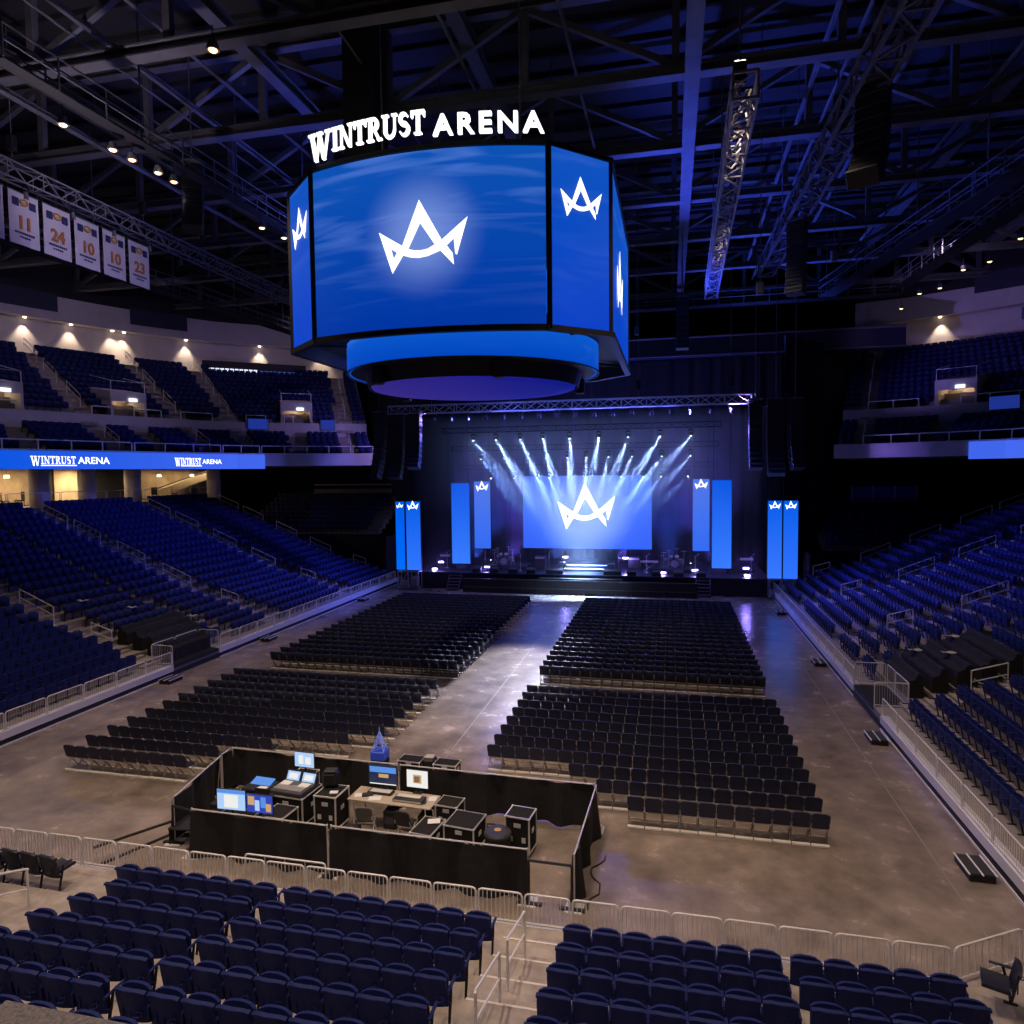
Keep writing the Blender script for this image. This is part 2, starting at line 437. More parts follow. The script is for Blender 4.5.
# bright deck edge strips and dark fascia
b = MB()
for (x, s, y0, y1) in ((LX, 1, -1.4, 9.9), (LX, 1, 13.4, 38), (RX, -1, -2.0, 8.9), (RX, -1, 12.8, 38)):
    b.bb(*sorted((x, x+s*.06)), y0, y1, .24, .5)
    b.bb(*sorted((x, x+s*.07)), y0, y1, .0, .05)
    b.bb(*sorted((x-s*.22, x+s*.06)), y0, y1, .498, .512)
b.bb(-24, .86, EY, EY+.06, .42, .5)
struct('trim_3', b, M_edge, 'pale metal deck edge')
b = MB()
for (x, s) in ((LX, 1), (RX, -1)): b.bb(*sorted((x, x+s*.04)), -4, 38, .05, .24)
b.bb(-24, .86, EY, EY+.04, 0, .42)
struct('trim_4', b, M_black, 'black skirting below the deck edge')

# ------------------------------------------------------------------ arena seats
def seat_parts(lod):
    """local: seat faces +Y, origin on the tread under the backrest"""
    nu, nv = (6, 5) if lod == 0 else (2, 2)
    def back(u, v):
        x = (u-.5)*.492*(1-.10*max(0, v-.75)*4*abs(u-.5)*2); c = 1-(2*u-1)**2
        y = -.10*v-.045*c+.02; z = .36+.50*v-(.03*(2*u-1)**4 if v > .8 else 0)
        return (x, y, z), (0, -1, -.2)
    def pan(u, v):
        x = (u-.5)*.475; c = 1-(2*u-1)**2
        y = .04+.015*v+.03*c; z = .40+.44*v-(.05*(2*u-1)**4 if v > .8 else 0)
        return (x, y, z), (0, 1, -.05)
    P = {}
    b = MB(); b.sheet(back, nu, nv, .035); P['backrest'] = b
    if lod == 0:
        b.sheet(lambda u, v: ((( u-.5)*.50, -.10-.03*(1-(2*u-1)**2)+.02, .835+.035*v-.03*(2*u-1)**4), (0, -1, -.2)), 6, 1, .055)
        for x in (-.12, 0, .12): b.box((x, -.075, .56), (.012, .02, .24))
    b = MB(); b.sheet(pan, nu, nv, .05); P['seat_pan'] = b
    b = MB()
    if lod == 0:
        b.rbox((.266, .12, .63), (.05, .36, .035), .012); b.tube([(.266, -.06, .62), (.266, -.05, .45), (.266, .06, .40)], .018, 5)
    else: b.box((.266, .12, .63), (.05, .34, .04))
    P['armrest'] = b
    b = MB()
    if lod == 0:
        b.tube([(.266, .10, .62), (.266, .05, .42), (.266, .02, .30), (.266, -.04, 0)], [.02, .026, .024, .02], 6); b.box((.266, -.02, .01), (.06, .20, .02)); b.bar((-.25, .03, .38), (.27, .03, .38), .035)
    else: b.bar((.266, .08, .62), (.266, -.02, 0), .045)
    P['stanchion'] = b
    if lod == 0:
        b = MB(); b.tube([(.17+.05*math.cos(a*PI/5), -.145+.05*math.sin(a*PI/5), .56) for a in range(10)], .011, 5, closed=True)
        b.bar((.17, -.1, .56), (.17, -.06, .56), .02); P['cup_holder'] = b
    return P
SEATM = {'backrest': M_seat, 'seat_pan': M_seat, 'armrest': M_seat, 'stanchion': M_seatd, 'cup_holder': M_seat}
SEATS = []          # (x, y, z, angle, section phrase, row phrase, seat number, individual allowed)
def add_seat(x, y, z, fx, fy, sec, row, k, solo=True): SEATS.append((x, y, z, math.atan2(-fx, fy), sec, row, k, solo))
SP = .533
COVER_L = {0: (10.5, 13.4), 1: (10.5, 14.0), 2: (10.5, 14.4), 3: (10.5, 14.6)}
COVER_R = {1: (10.5, 13.6), 2: (10.5, 14.2), 3: (10.5, 14.6), 4: (10.6, 14.8), 5: (10.6, 15)}
# near end
for i in range(8):
    y = EY-1.05-.84*i; z = zrow(i)
    for k in range(8): add_seat(-7.42-SP*k, y, z, 0, 1, 'near block left of the stairs', i, k+1)
    for k in range(7 if i == 0 else 6 if i < 4 else 10): add_seat(-11.86-SP*k, y, z, 0, 1, 'far-left near block', i, k+1)
    for k in range(12): add_seat(-5.57+SP*k+(.12 if k > 6 else 0), y, z, 0, 1, 'near block right of the stairs', i, k+1)
# long sides
def side_block(xf, sgn, sec, cover):
    edges = [-2.2]+AISLE
    for i in range(NR):
        x = xf+sgn*(D0+.44+.84*i); z = zrow(i)
        for j in range(len(edges)-1):
            y0 = edges[j]+(.68 if j else 0); y1 = edges[j+1]-.68
            if j == 0 and i < 2: y1 -= .4
            if j == 1 and i < 7: y0 += .4
            n = int((y1-y0)/SP); off = (y1-y0-n*SP)/2
            for k in range(n):
                y = y0+off+SP*(k+.5)
                if j == 1 and abs(y-15.2) < .3: continue                       # gap between the two seat banks
                if i in cover and cover[i][0]-.1 < y < cover[i][1]+.1: continue
                if i == 0 and 9.9 < y < 13.2 and sgn > 0: continue
                add_seat(x, y, z, -sgn, 0, sec+' '+['near', 'second', 'third', 'far'][j]+' section', i, k+1)
side_block(LX, -1, 'left side', COVER_L)
side_block(RX, 1, 'right side', COVER_R)
# far end blocks beside the stage
b = MB()
for (x0, x1, z0, sec, n) in ((-44.5, -31.2, 4.9, 'far left end block', 8), (8.6, 19.5, 3.9, 'far right end block', 8)):
    for i in range(n):
        y = 42+.84*i; z = z0+.40*i-.85
        b.bb(x0-.3, x1+.3, y-.25, y+.6, 0 if i == 0 else z-.5, z)
        for k in range(int((x1-x0)/SP)): add_seat(x0+SP*(k+.5), y, z, 0, -1, sec, i, k+1, False)
    b.bb(x0-.3, x1+.3, 42+.84*n-.25, 42+.84*n+4, z0-.85+.4*n-.5, z0-.85+.4*n)
struct('terrace_far', b, M_conc, 'stepped terraces beside the stage')
b = MB(); b.bb(-46, -28.6, 41.55, 41.73, 0, 4.0); b.bb(6.6, 21, 41.55, 41.73, 0, 3.0); b.bb(-28.75, -28.6, 39, 41.73, 0, 4); b.bb(6.6, 6.75, 39, 41.73, 0, 3)
struct('wall_far_lower', b, M_dark, 'dark wall below the end blocks')

# ------------------------------------------------------------------ upper deck
UL = [(-43.6, -8), (-43.4, 4), (-42.6, 14.9), (-40.9, 19.5), (-39.2, 24), (-37.9, 27.4), (-36.9, 29.5), (-35.6, 31.3), (-33.9, 32.7), (-31.5, 34.3), (-28.2, 36.3)]
UR = [(7.7, 36.3), (9.9, 35.6), (12.1, 34.3), (14.4, 32.7), (16.6, 30.9), (18.6, 27.5), (20.2, 22), (21.4, 12), (22, 0), (22.2, -8)]
T1, T2 = 5, 12
def local(path, s, o):
    p, d = at_s(path, s); n = Vector((-d.y, d.x)); q = p+n*o
    return q, d, n
def ustep(zf):
    st = [(0, 1.1, zf)]
    for i in range(T1): st.append((1.1+.84*i, 1.94+.84*i, zf+.38*i))
    st.append((1.1+.84*T1, 1.1+.84*T1+1.0, zf+.38*T1))
    o = 2.1+.84*T1
    for i in range(T2): st.append((o+.84*i, o+.84*(i+1), zf+.38*T1+1.25+.49*i))
    return st, o, o+.84*T2, zf+.38*T1, zf+.38*T1+1.25+.49*(T2-1)
ZF = 11.1
USTEP, UO2, UOB, UZW, UZT = ustep(ZF)
for nm, path in (('left', UL), ('right', UR)):
    b = MB(); terrace(b, path, 1, USTEP, ZF-.7)
    a, c = offset_path(path, 0, 1), offset_path(path, UOB+3, 1); strip(b, a, c, ZF-.7, ZF-.7)
    struct('upper_terrace_'+nm, b, M_conc, 'stepped upper deck terrace')
    b = MB(); a, c = offset_path(path, -.08, 1), offset_path(path, .02, 1)
    strip(b, a, a, ZF-.75, ZF+.25); strip(b, a, c, ZF+.25, ZF+.25); strip(b, a, offset_path(path, .6, 1), ZF-.75, ZF-.75)
    a = offset_path(path, UO2-.06, 1); c = offset_path(path, UO2+.1, 1)
    strip(b, a, a, UZW, UZW+1.27); strip(b, a, c, UZW+1.27, UZW+1.27)
    struct('trim_fascia_'+nm, b, M_pale, 'pale concrete fascia and parapet of the upper deck')
    # rear wall with a shallow soffit over its lower half
    b = MB(); w = offset_path(path, UOB+1.2, 1); w2 = offset_path(path, UOB+.25, 1)
    strip(b, w, w, UZT-.2, UZT+3.2); strip(b, w2, w, UZT+3.2, UZT+3.2); strip(b, w2, w2, UZT+3.2, UZT+5.2)
    strip(b, offset_path(path, UOB, 1), w, UZT, UZT)
    struct('wall_upper_'+nm, b, M_pale, 'pale painted rear wall of the upper deck')
    b = MB(); w = offset_path(path, UOB+.2, 1)
    n = len(w); lim = (0, 3) if nm == 'left' else (0, n)
    if nm == 'left':
        for qa, qb in (((-43.5, 0), (-38.9, 25.0)), ((-37.0, 29.2), (-35.9, 30.9))):
            sa, sb2 = nearest_s(path, qa), nearest_s(path, qb); w = [local(path, sa+(sb2-sa)*k/12, UOB+.2)[0] for k in range(13)]
            strip(b, w, w, UZT+3.9, UZT+5.4)
    else: strip(b, w[2:], w[2:], UZT+4.6, UZT+6.2)
    struct('trim_band_'+nm, b, mat('navy_band', (.02, .024, .06), .7), 'dark blue band along the top of the rear wall')
    b = MB(); w = offset_path(path, UOB+.4, 1); strip(b, w, w, UZT+5.2, 31)
    struct('wall_dark_'+nm, b, M_dark, 'dark upper wall')
    # lower concourse rear wall
b = MB(); b.bb(-52.8, -52.6, -6, 60, ZC-.2, 10.6); struct('wall_left', b, M_dark, 'dark concourse wall')
b = MB(); b.bb(29.2, 29.4, -6, 60, ZC-.2, 10.6); struct('wall_right', b, M_dark, 'dark concourse wall')
b = MB(); b.bb(-70, 48, 62, 62.3, 0, 31); struct('wall_back', b, M_dark, 'dark wall behind the stage')
b = MB(); b.bb(-75, 50, -22, 62, 30.6, 31); struct('ceiling', b, M_roof, 'dark roof deck')
b = MB()
for k in range(-21, 60, 2): b.bb(-75, 50, k-.12, k+.12, 30.35, 30.6)
struct('ceiling_ribs', b, M_roof, 'ribs of the roof deck')

US_L = [nearest_s(UL, q) for q in ((-39.81, 22.39), (-37.35, 28.6), (-35.7, 31.2), (-29.78, 35.31))]
UV_L = [nearest_s(UL, q) for q in ((-41.7, 17.3), (-38.8, 25.2), (-33.2, 33.14))]
US_R = [nearest_s(UR, q) for q in ((9.4, 35.7), (18.6, 27.5))]
UV_R = [nearest_s(UR, q) for q in ((12.9, 33.74),)]
def upper_seats(path, sec, stairs, voms):
    for t, (o0, z0, n, dz) in enumerate(((1.1, ZF, T1, .38), (UO2, UZW+1.25, T2, .49))):
        for i in range(n):
            pth = offset_path(path, o0+.84*i+.52, 1); S = plen(pth); L0 = plen(path)
            zs = [nearest_s(pth, at_s(path, s)[0]+Vector((-at_s(path, s)[1].y, at_s(path, s)[1].x))*(o0+.84*i+.52)) for s in stairs]
            zv = [nearest_s(pth, at_s(path, s)[0]+Vector((-at_s(path, s)[1].y, at_s(path, s)[1].x))*(o0+.84*i+.52)) for s in voms]
            k = 0; s = .4
            while s < S-.3:
                if min([abs(s-a) for a in zs]) < .85: s += .1; continue
                if (t == 0 or i < 4) and min([abs(s-a) for a in zv]) < (1.5 if t else .9): s += .1; continue
                p, d = at_s(pth, s); k += 1
                add_seat(p.x, p.y, z0+dz*i, d.y, -d.x, sec, i, k, False); s += SP
upper_seats(UL, 'left upper deck', US_L, UV_L)
upper_seats(UR, 'right upper deck', US_R, UV_R)
for nm, path, ss in (('left', UL, US_L), ('right', UR, US_R)):
    for s in ss:
        b = MB()
        for o0, o1, z in USTEP[1:]:
            p, d, n = local(path, s, o0); q = p+n*.84; w = d*.62
            b.add([(*(p-w), z+.01), (*(p+w), z+.01), (*(q+w), z+.01), (*(q-w), z+.01)], [(0, 1, 2, 3)])
            if o0 > UO2-.1:
                r = p-n*.36; h = z-.23 if o0 > UO2 else z-.6
                b.add([(*(r-w), h), (*(r+w), h), (*(p+w), h), (*(p-w), h), (*(p-w), z), (*(p+w), z)], [(0, 1, 2, 3), (3, 2, 5, 4)])
                b.add([(*(r-w), h-.25), (*(r+w), h-.25), (*(r+w), h), (*(r-w), h)], [(0, 1, 2, 3)])
        struct('stairs_upper_'+nm, b, M_step, 'pale steps up the upper deck')

# -------- build seats: the 300 that show largest as things, the rest as one mass
vis = []
for r in SEATS:
    u, v, z = proj((r[0], r[1], r[2]+.6))
    if z > 0 and -70 < u < 1094 and v < 1110 and v > -50: vis.append((z, u, v, r))
def score(t):
    z, u, v, r = t
    inside = -22 < u < 1030 and v < 1045
    return (0 if (inside and r[7]) else 1, z)
vis.sort(key=score)
solo, mass = vis[:300], vis[300:]
P0, P1 = seat_parts(0), seat_parts(1)
proto = None
def seat_label(r):
    ref = {'near block left of the stairs': 'stairs', 'near block right of the stairs': 'stairs', 'far-left near block': 'block gap'}.get(r[4], 'near end')
    return 'navy arena seat, %s from %s, %s row up, %s' % (nth(r[6]), ref, nth(r[5]+1), r[4])
for z, u, v, r in solo:
    lab = seat_label(r); g = 'navy arena seats in the '+r[4]
    if proto is None:
        proto = thing('arena_seat', lab, 'seat', r[:3], r[3], g)
        for k, m in P0.items(): m.build(k, SEATM[k], proto, smooth=k in ('cup_holder',))
    else: dup(proto, r[:3], r[3], lab, g)
def mass_mesh(name, parts, mats, places, label, cat):
    """one object holding the uncountable rest; parts = [(MB, material index)]"""
    v0 = []; f0 = []; m0 = []
    for mb, mi in parts:
        o = len(v0); v0 += mb.v
        for f in mb.f:
            for t in range(1, len(f)-1): f0.append((f[0]+o, f[t]+o, f[t+1]+o)); m0.append(mi)
    V = np.array(v0); F = np.array(f0); M0 = np.array(m0); n = len(places)
    A = np.array([p[3] for p in places]); c, s = np.cos(A), np.sin(A)
    X = c[:, None]*V[None, :, 0]-s[:, None]*V[None, :, 1]+np.array([p[0] for p in places])[:, None]
    Y = s[:, None]*V[None, :, 0]+c[:, None]*V[None, :, 1]+np.array([p[1] for p in places])[:, None]
    Z = np.repeat(V[None, :, 2], n, 0)+np.array([p[2] for p in places])[:, None]
    P = np.stack([X, Y, Z], -1).reshape(-1, 3)
    FF = (F[None]+(np.arange(n)*len(V))[:, None, None]).reshape(-1, 3)
    me = bpy.data.meshes.new(name); me.vertices.add(len(P)); me.vertices.foreach_set('co', P.ravel())
    me.loops.add(FF.size); me.loops.foreach_set('vertex_index', FF.ravel().astype(np.int32))
    me.polygons.add(len(FF)); me.polygons.foreach_set('loop_start', np.arange(0, FF.size, 3, dtype=np.int32))
    for m in mats: me.materials.append(m)
    me.polygons.foreach_set('material_index', np.tile(M0, n).astype(np.int32)); me.update(calc_edges=True)
    o = bpy.data.objects.new(name, me); COL.objects.link(o)
    return tag(o, label, cat, None, 'stuff')
mass_mesh('arena_seating', [(P1['backrest'], 0), (P1['seat_pan'], 0), (P1['armrest'], 0), (P1['stanchion'], 1)], [M_seat, M_seatd], [t[3] for t in mass], 'the many navy arena seats of the side terraces and upper deck', 'seating')
# ------------------------------------------------------------------ folding chairs on the floor
def chair_parts(lod):
    P = {}
    n = 6 if lod == 0 else 3
    b = MB()
    if lod == 0:
        b.sheet(lambda u, v: (((u-.5)*.446, -.08*v-.012*(1-(2*u-1)**2)+.01, .475+.39*v-(.05*abs(2*u-1)**6 if v > .7 else 0)), (0, -1, -.2)), 6, 4, .035)
    else: b.box((0, -.03, .67), (.445, .05, .39), M=R3('X', .2))
    P['backrest'] = b
    b = MB()
    if lod == 0: b.rbox((0, .20, .455), (.41, .40, .045), .015)
    else: b.box((0, .20, .455), (.41, .40, .05))
    P['seat'] = b
    fr = []
    for s in (-1, 1):
        b = MB(); x = s*.212
        if lod == 0:
            b.tube([(x, -.03, .60), (x, -.01, .50), (x, .22, .27), (x, .42, .015)], .011, 5)
            b.tube([(x*.96, .30, .44), (x*.96, .12, .22), (x*.96, 0, .015)], .011, 5)
        else:
            b.bar((x, -.02, .52), (x, .42, 0), .022); b.bar((x, .30, .44), (x, 0, 0), .022); b.bar((x, -.06, .70), (x, -.03, .52), .014)
        fr.append(b)
    P['side_frame'] = fr
    b = MB(); b.bb(-.205, .205, .06, .08, .37, .40)
    if lod == 0: b.tube([(-.2, .07, .40), (.2, .07, .40)], .008, 5)
    P['seat_rail'] = b
    b = MB(); b.bb(-.215, .215, -.11, .0, .012, .05); P['foot_bar'] = b
    b = MB(); b.bar((-.21, .41, .03), (.21, .41, .03), .02); P['front_bar'] = b
    return P
CW, RP = .4605, .905
ROWS = []          # x0 (left end), x1, y, block phrase, row phrase
for k in range(11):                                  # near right block, k=0 is the rearmost row
    n = 11 if k == 0 else 13 if k == 1 else 15 if k == 2 else 21
    ROWS.append((0, -1, n, k*RP, 'right rear block', k))
nl = {0: 10, 1: 11, 2: 14, 3: 19}
for k in range(11): ROWS.append((-23.25, 1, nl.get(k, 21), k*RP, 'left rear block', k))
for k in range(20): ROWS.append((-.02, -1, 21, 11.95+k*.915, 'right front block', k))
for k in range(20): ROWS.append((-23.25, 1, 21, 12.0+k*.905, 'left front block', k))
chairs = []
rnd = random.Random(3)
for x0, s, n, y, blk, k in ROWS:
    for j in range(n):
        x = x0+s*CW*(j+.5)
        chairs.append((x, y+rnd.uniform(-.015, .015), 0., rnd.uniform(-.03, .03), blk, k, j))
chairs.sort(key=lambda c: proj(c[:3])[2])
C0, C1 = chair_parts(0), chair_parts(1)
M_leg = mat('grey_chair_leg', (.26, .24, .22), .45, .2)
CHM = {'backrest': M_fold, 'seat': M_fold, 'side_frame': M_leg, 'seat_rail': M_frame, 'foot_bar': M_frame, 'front_bar': M_frame}
def make_chair(lab, g):
    t = thing('folding_chair', lab, 'chair', group=g)
    for k, m in C0.items():
        for q in (m if isinstance(m, list) else [m]): q.build(k, CHM[k], t)
    return t
cc = {}
for x, y, z, a, blk, k, j in chairs[:300]:
    end = 'right end' if 'right' in blk else 'left end'
    first_or_dup(cc, 'c', make_chair, (x, y, z), a, 'navy folding chair, %s from %s, %s row from the back, %s' % (nth(j+1), end, nth(k+1), blk), 'folding chairs in the '+blk)
mass_mesh('folding_seating', [(C1['backrest'], 0), (C1['seat'], 0)]+[(q, 2) for q in C1['side_frame']]+[(C1['seat_rail'], 1), (C1['foot_bar'], 1), (C1['front_bar'], 1)], [M_fold, M_frame, M_leg], chairs[300:], 'the many dark folding chairs of the two blocks nearer the stage', 'seating')

# ------------------------------------------------------------------ guard rails
def rail_panel(L, h, bars, r=.022):
    """panel along +X from 0 to L standing on z=0"""
    P = {}
    b = MB(); c = .07
    b.tube([(.02, 0, 0), (.02, 0, h-c), (.02+c*.3, 0, h-c*.3), (.02+c, 0, h), (L-.02-c, 0, h), (L-.02-c*.3, 0, h-c*.3), (L-.02, 0, h-c), (L-.02, 0, 0)], r, 6)
    b.tube([(.02, 0, .07), (L-.02, 0, .07)], r*.85, 5); P['frame'] = b
    b = MB()
    for k in range(1, bars+1):
        x = .02+(L-.04)*k/(bars+1); b.bar((x, 0, .07), (x, 0, h), .014 if bars < 12 else .007)
    P['infill_bars'] = b
    return P
RAILC = {}
def put_rail(p, q, z, h, lab, group, bars=9, name='guard_rail', m=None):
    p, q = Vector(p), Vector(q); L = (q-p).length; key = (round(L, 2), h, bars, m)
    def make(lab, g):
        t = thing(name, lab, 'railing', group=g)
        for k, mb in rail_panel(L, h, bars).items(): mb.build(k, m or M_rail, t)
        return t
    return first_or_dup(RAILC, key, make, (p.x, p.y, z), math.atan2(q.y-p.y, q.x-p.x), lab, group)
n = 26; x0, x1 = -24.0, .86
for k in range(n):
    a, c = x0+(x1-x0)*k/n+.01, x0+(x1-x0)*(k+1)/n-.01
    put_rail((a, EY+.02), (c, EY+.02), .5, .66, 'silver barred barrier panel, %s from right end of the near deck edge' % nth(n-k), 'barrier panels along the near deck edge')
put_rail((.90, EY+.03), (2.30, -4.48), .5, .66, 'silver barred barrier panel angled across near right corner, beside the end seats', 'corner barrier panels')
put_rail((2.35, -4.45), (3.60, -3.72), .5, .66, 'silver barred barrier panel angled across near right corner, beside the side terrace', 'corner barrier panels')
for k in range(3): put_rail((-24.02-1.06*k, EY+.04+1.04*k), (-25.06-1.06*k, EY+1.07+1.04*k), .5, .66, 'silver barred barrier panel, %s along the near left corner' % nth(k+1), 'corner barrier panels')
put_rail((-13.4, -4.8), (-11.36, -4.8), .02, .92, 'long pale barrier standing on the floor behind the near barrier', None, 3)
for side, x, segs in (('left', LX, ((-2.1, 9.9), (13.5, 37.6))), ('right', RX, ((-3.6, 8.9), (12.9, 37.6)))):
    for si, (y0, y1) in enumerate(segs):
        n = round((y1-y0)/1.75)
        for k in range(n):
            put_rail((x, y0+(y1-y0)*k/n+.02), (x, y0+(y1-y0)*(k+1)/n-.02), .5, .68, 'silver mesh rail panel, %s from near end of %s deck edge, %s gate' % (nth(k+1), side, ('before', 'beyond')[si]), 'rail panels along the %s deck edge' % side, 14)
# gates beside the two side openings
for side, x, s in (('left', LX, -1), ('right', RX, 1)):
    for k, (a, c, t) in enumerate((((x, 9.95), (x+s*1.2, 9.95), 'near return'), ((x, 13.4 if s < 0 else 12.8), (x+s*1.2, 13.4 if s < 0 else 12.8), 'far return'), ((x+s*1.22, 10.0), (x+s*1.22, 11.6), 'inner near'), ((x+s*1.22, 11.65), (x+s*1.22, 13.3 if s < 0 else 12.7), 'inner far'))):
        put_rail(a, c, .5, .95, 'tall silver gate panel at the %s opening, %s' % (side, t), 'gate panels at the side openings', 12)
b = MB(); b.bb(LX-1.2, LX+.02, 10, 13.35, .36, .505); b.bb(RX-.02, RX+1.2, 10, 12.75, .36, .505)
struct('trim_5', b, M_black, 'dark landings at the side openings')
# step units on the floor
def make_step(lab, g):
    t = thing('step_unit', lab, 'steps', group=g)
    b = MB(); b.bb(-.27, .27, -.45, .45, .0, .17); b.build('body', M_black, t)
    b = MB(); b.bb(-.25, -.03, -.43, .43, .17, .185); b.bb(.03, .25, -.43, .43, .17, .185); b.build('tread', mat('black_grip', (.03, .03, .03), .9), t)
    b = MB()
    for x in (-.28, 0, .28): b.bb(x-.016, x+.016, -.47, .47, .165, .195)
    b.build('nosing', M_edge, t); return t
sc = {}
for x, y, lab in ((RX-.55, -.5, 'near the front of the right deck'), (RX-.5, 7.7, 'just before the right gate'), (RX-.45, 17.6, 'beyond the right gate'), (RX-.4, 30, 'near the stage on the right'), (LX+.55, 9.1, 'just before the left gate'), (LX+.5, 17.3, 'beyond the left gate'), (LX+.5, 30, 'near the stage on the left')):
    first_or_dup(sc, 's', make_step, (x, y, 0), 0, 'low black step unit with pale edges, '+lab, 'step units by the decks')

# ------------------------------------------------------------------ aisle handrails
def make_hand(lab, g, n=3, rise=.35):
    t = thing('handrail', lab, 'railing', group=g)
    dx = .84*(n-.6); dz = rise*(n-.6)
    for x, z in ((0, 0), (dx, dz)):
        b = MB(); b.tube([(x, 0, z), (x, 0, z+.92)], .024, 6); b.bb(x-.06, x+.06, -.06, .06, z, z+.015); b.build('post', M_rail, t)
    b = MB(); b.tube([(-.02, 0, .9), (0, 0, .92), (dx, 0, dz+.92), (dx+.02, 0, dz+.9)], .024, 6); b.build('top_rail', M_rail, t)
    b = MB(); b.tube([(0, 0, .5), (dx, 0, dz+.5)], .018, 6); b.build('mid_rail', M_rail, t)
    return t
hc = {}
for side, x, s in (('left', LX, -1), ('right', RX, 1)):
    for j, y in enumerate(AISLE):
        for q, i in enumerate((3, 7, 11, 15, 18)):
            key = 'lo' if i < 7 else 'hi'
            first_or_dup(hc, key, (lambda l, g: make_hand(l, g, 2, .25)) if i < 7 else make_hand, (x+s*(D0+.84*i+.25), y, zrow(i)), 0 if s > 0 else PI, 'silver two-bar handrail, %s up the %s aisle of the %s side' % (nth(q+1), nth(j+1), side), 'aisle handrails on the %s side' % side)
first_or_dup(hc, 'lo2', lambda l, g: make_hand(l, g, 2.2, .25), (-6.55, EY-1.0, zrow(0)+.05), -PI/2, 'pale handrail at the foot of the near stairs', 'near stair handrails')
first_or_dup(hc, 'lo2', None, (-6.55, EY-2.9, zrow(2)+.13), -PI/2, 'pale handrail higher up the near stairs', 'near stair handrails')
first_or_dup(hc, 'lo2', None, (-16.6, EY-2.0, zrow(1)), -PI/2-.3, 'pale looped handrail beside the near left corner seats', 'near stair handrails')

# ------------------------------------------------------------------ black cloth covers over seat rows
def cover(L):
    b = MB(); prof = [(.36, 0), (.35, .60), (.30, .66), (.12, .70), (.03, .92), (-.08, .94), (-.16, .88), (-.18, .5), (-.19, 0)]
    n = 10; vs = []
    rr = random.Random(int(L*100))
    for k in range(n+1):
        for y, z in prof: vs.append((L*k/n, y+rr.uniform(-.02, .02), z*(1+rr.uniform(-.03, .03))))
    m = len(prof); fs = [(k*m+i, k*m+i+1, (k+1)*m+i+1, (k+1)*m+i) for k in range(n) for i in range(m-1)]
    fs += [tuple(range(m)), tuple(n*m+i for i in range(m))[::-1]]
    return b.add(vs, fs)
CORNER = [(-17.1, -6.35, .5, -.12), (-17.62, -6.33, .5, -.12), (-18.14, -6.31, .5, -.12), (-18.66, -6.29, .5, -.12), (-18.1, -7.2, .75, -.12), (-18.62, -7.18, .75, -.12)]
M_seatb = mat('black_seat_plastic', (.016, .018, .034), .5)
def make_open(lab, g):
    t = thing('arena_seat', lab, 'seat', group=g)
    for k, m in P0.items():
        if k == 'seat_pan': m = MB().sheet(lambda u, v: (((u-.5)*.44, .02+.40*v, .44+.02*v+.03*(2*u-1)**2), (0, 0, 1)), 6, 4, .06)
        m.build(k, M_seatb if k != 'stanchion' else M_seatd, t)
    return t
oc = {}
for k, (x, y, z, a) in enumerate(CORNER): first_or_dup(oc, 'o', make_open, (x, y, z), a, 'black arena seat with lowered pan at the near left corner, %s, %s row' % (nth(k % 4+1)+' from aisle', 'front' if k < 4 else 'second'), 'open seats at the near left corner')
for k, (x, y, z, a) in enumerate(((1.55, -5.85, .5, 1.25), (2.1, -6.7, .75, 1.25))): first_or_dup(oc, 'o', make_open, (x, y, z), a, 'dark arena seat facing sideways at the near right corner, %s' % ('nearest the barrier', 'one on the step behind')[k], 'open seats at the near right corner')
for side, x, s, C in (('left', LX, -1, COVER_L), ('right', RX, 1, COVER_R)):
    for i, (y0, y1) in C.items():
        xx = x+s*(D0+.44+.84*i)
        o = cover(y1-y0).build('seat_cover', M_cloth)
        if s < 0: o.location = (xx, y1, zrow(i)); o.rotation_euler = (0, 0, -PI/2)
        else: o.location = (xx, y0, zrow(i)); o.rotation_euler = (0, 0, PI/2)
        tag(o, 'black cloth cover over seats of the %s row by the %s gate' % (nth(i+1), side), 'cover', 'black cloth covers over seat rows')
for k, (x, y, z, lab) in enumerate(((LX-1.0-.84*2, 14.9, zrow(2)+.86, 'left, beside the lower covers'), (LX-.9-.84*5, 13.2, zrow(5)+.86, 'left, higher up'), (LX-.9-.84*7, 11.7, zrow(7)+.86, 'left, top of the three'), (RX+.78+.84*2, 13.4, zrow(2)+.96, 'right, on the third cover'), (RX+.78+.84*3, 12.2, zrow(3)+.96, 'right, on the fourth cover'), (RX+.78+.84*4, 14.2, zrow(4)+.96, 'right, on the fifth cover'))):
    b = MB(); b.sheet(lambda u, v: (((u-.5)*.5, (v-.5)*.3, .03*math.sin(7*u+3*v)+.02*math.sin(11*v)), (0, 0, 1)), 8, 5, .02)
    tag(b.build('folded_cloth', mat('pale_cloth', (.5, .45, .4), .9), None, (x, y, z)), 'small pale crumpled cloth lying on seats, '+lab, 'cloth', 'crumpled cloths on the seats')
b = MB(); y = 15.2
pts = [(LX-(D0+.84*i)-.1, y, zrow(i)+.12) for i in range(1, NR)]
b.tube(pts, .10, 6)
tag(b.build('cable_run', M_black), 'thick black cable run down the left terrace between two seat banks', 'cable')

# ------------------------------------------------------------------ platform by the camera
t = thing('camera_platform', 'grey dimpled platform top by the near seats, lower left of the view', 'platform', (-7.2, -15.2, 0))
b = MB(); b.rbox((0, 0, 4.93), (4.78, 3.02, .14), .03); b.build('top', mat('dimpled_grey', (.16, .14, .14), .6, var=.5, vscale=26, bump=.4, bscale=30), t)
b = MB(); b.bb(-2.2, 2.2, -1.4, 1.3, 0, 4.86); b.build('base', M_black, t)

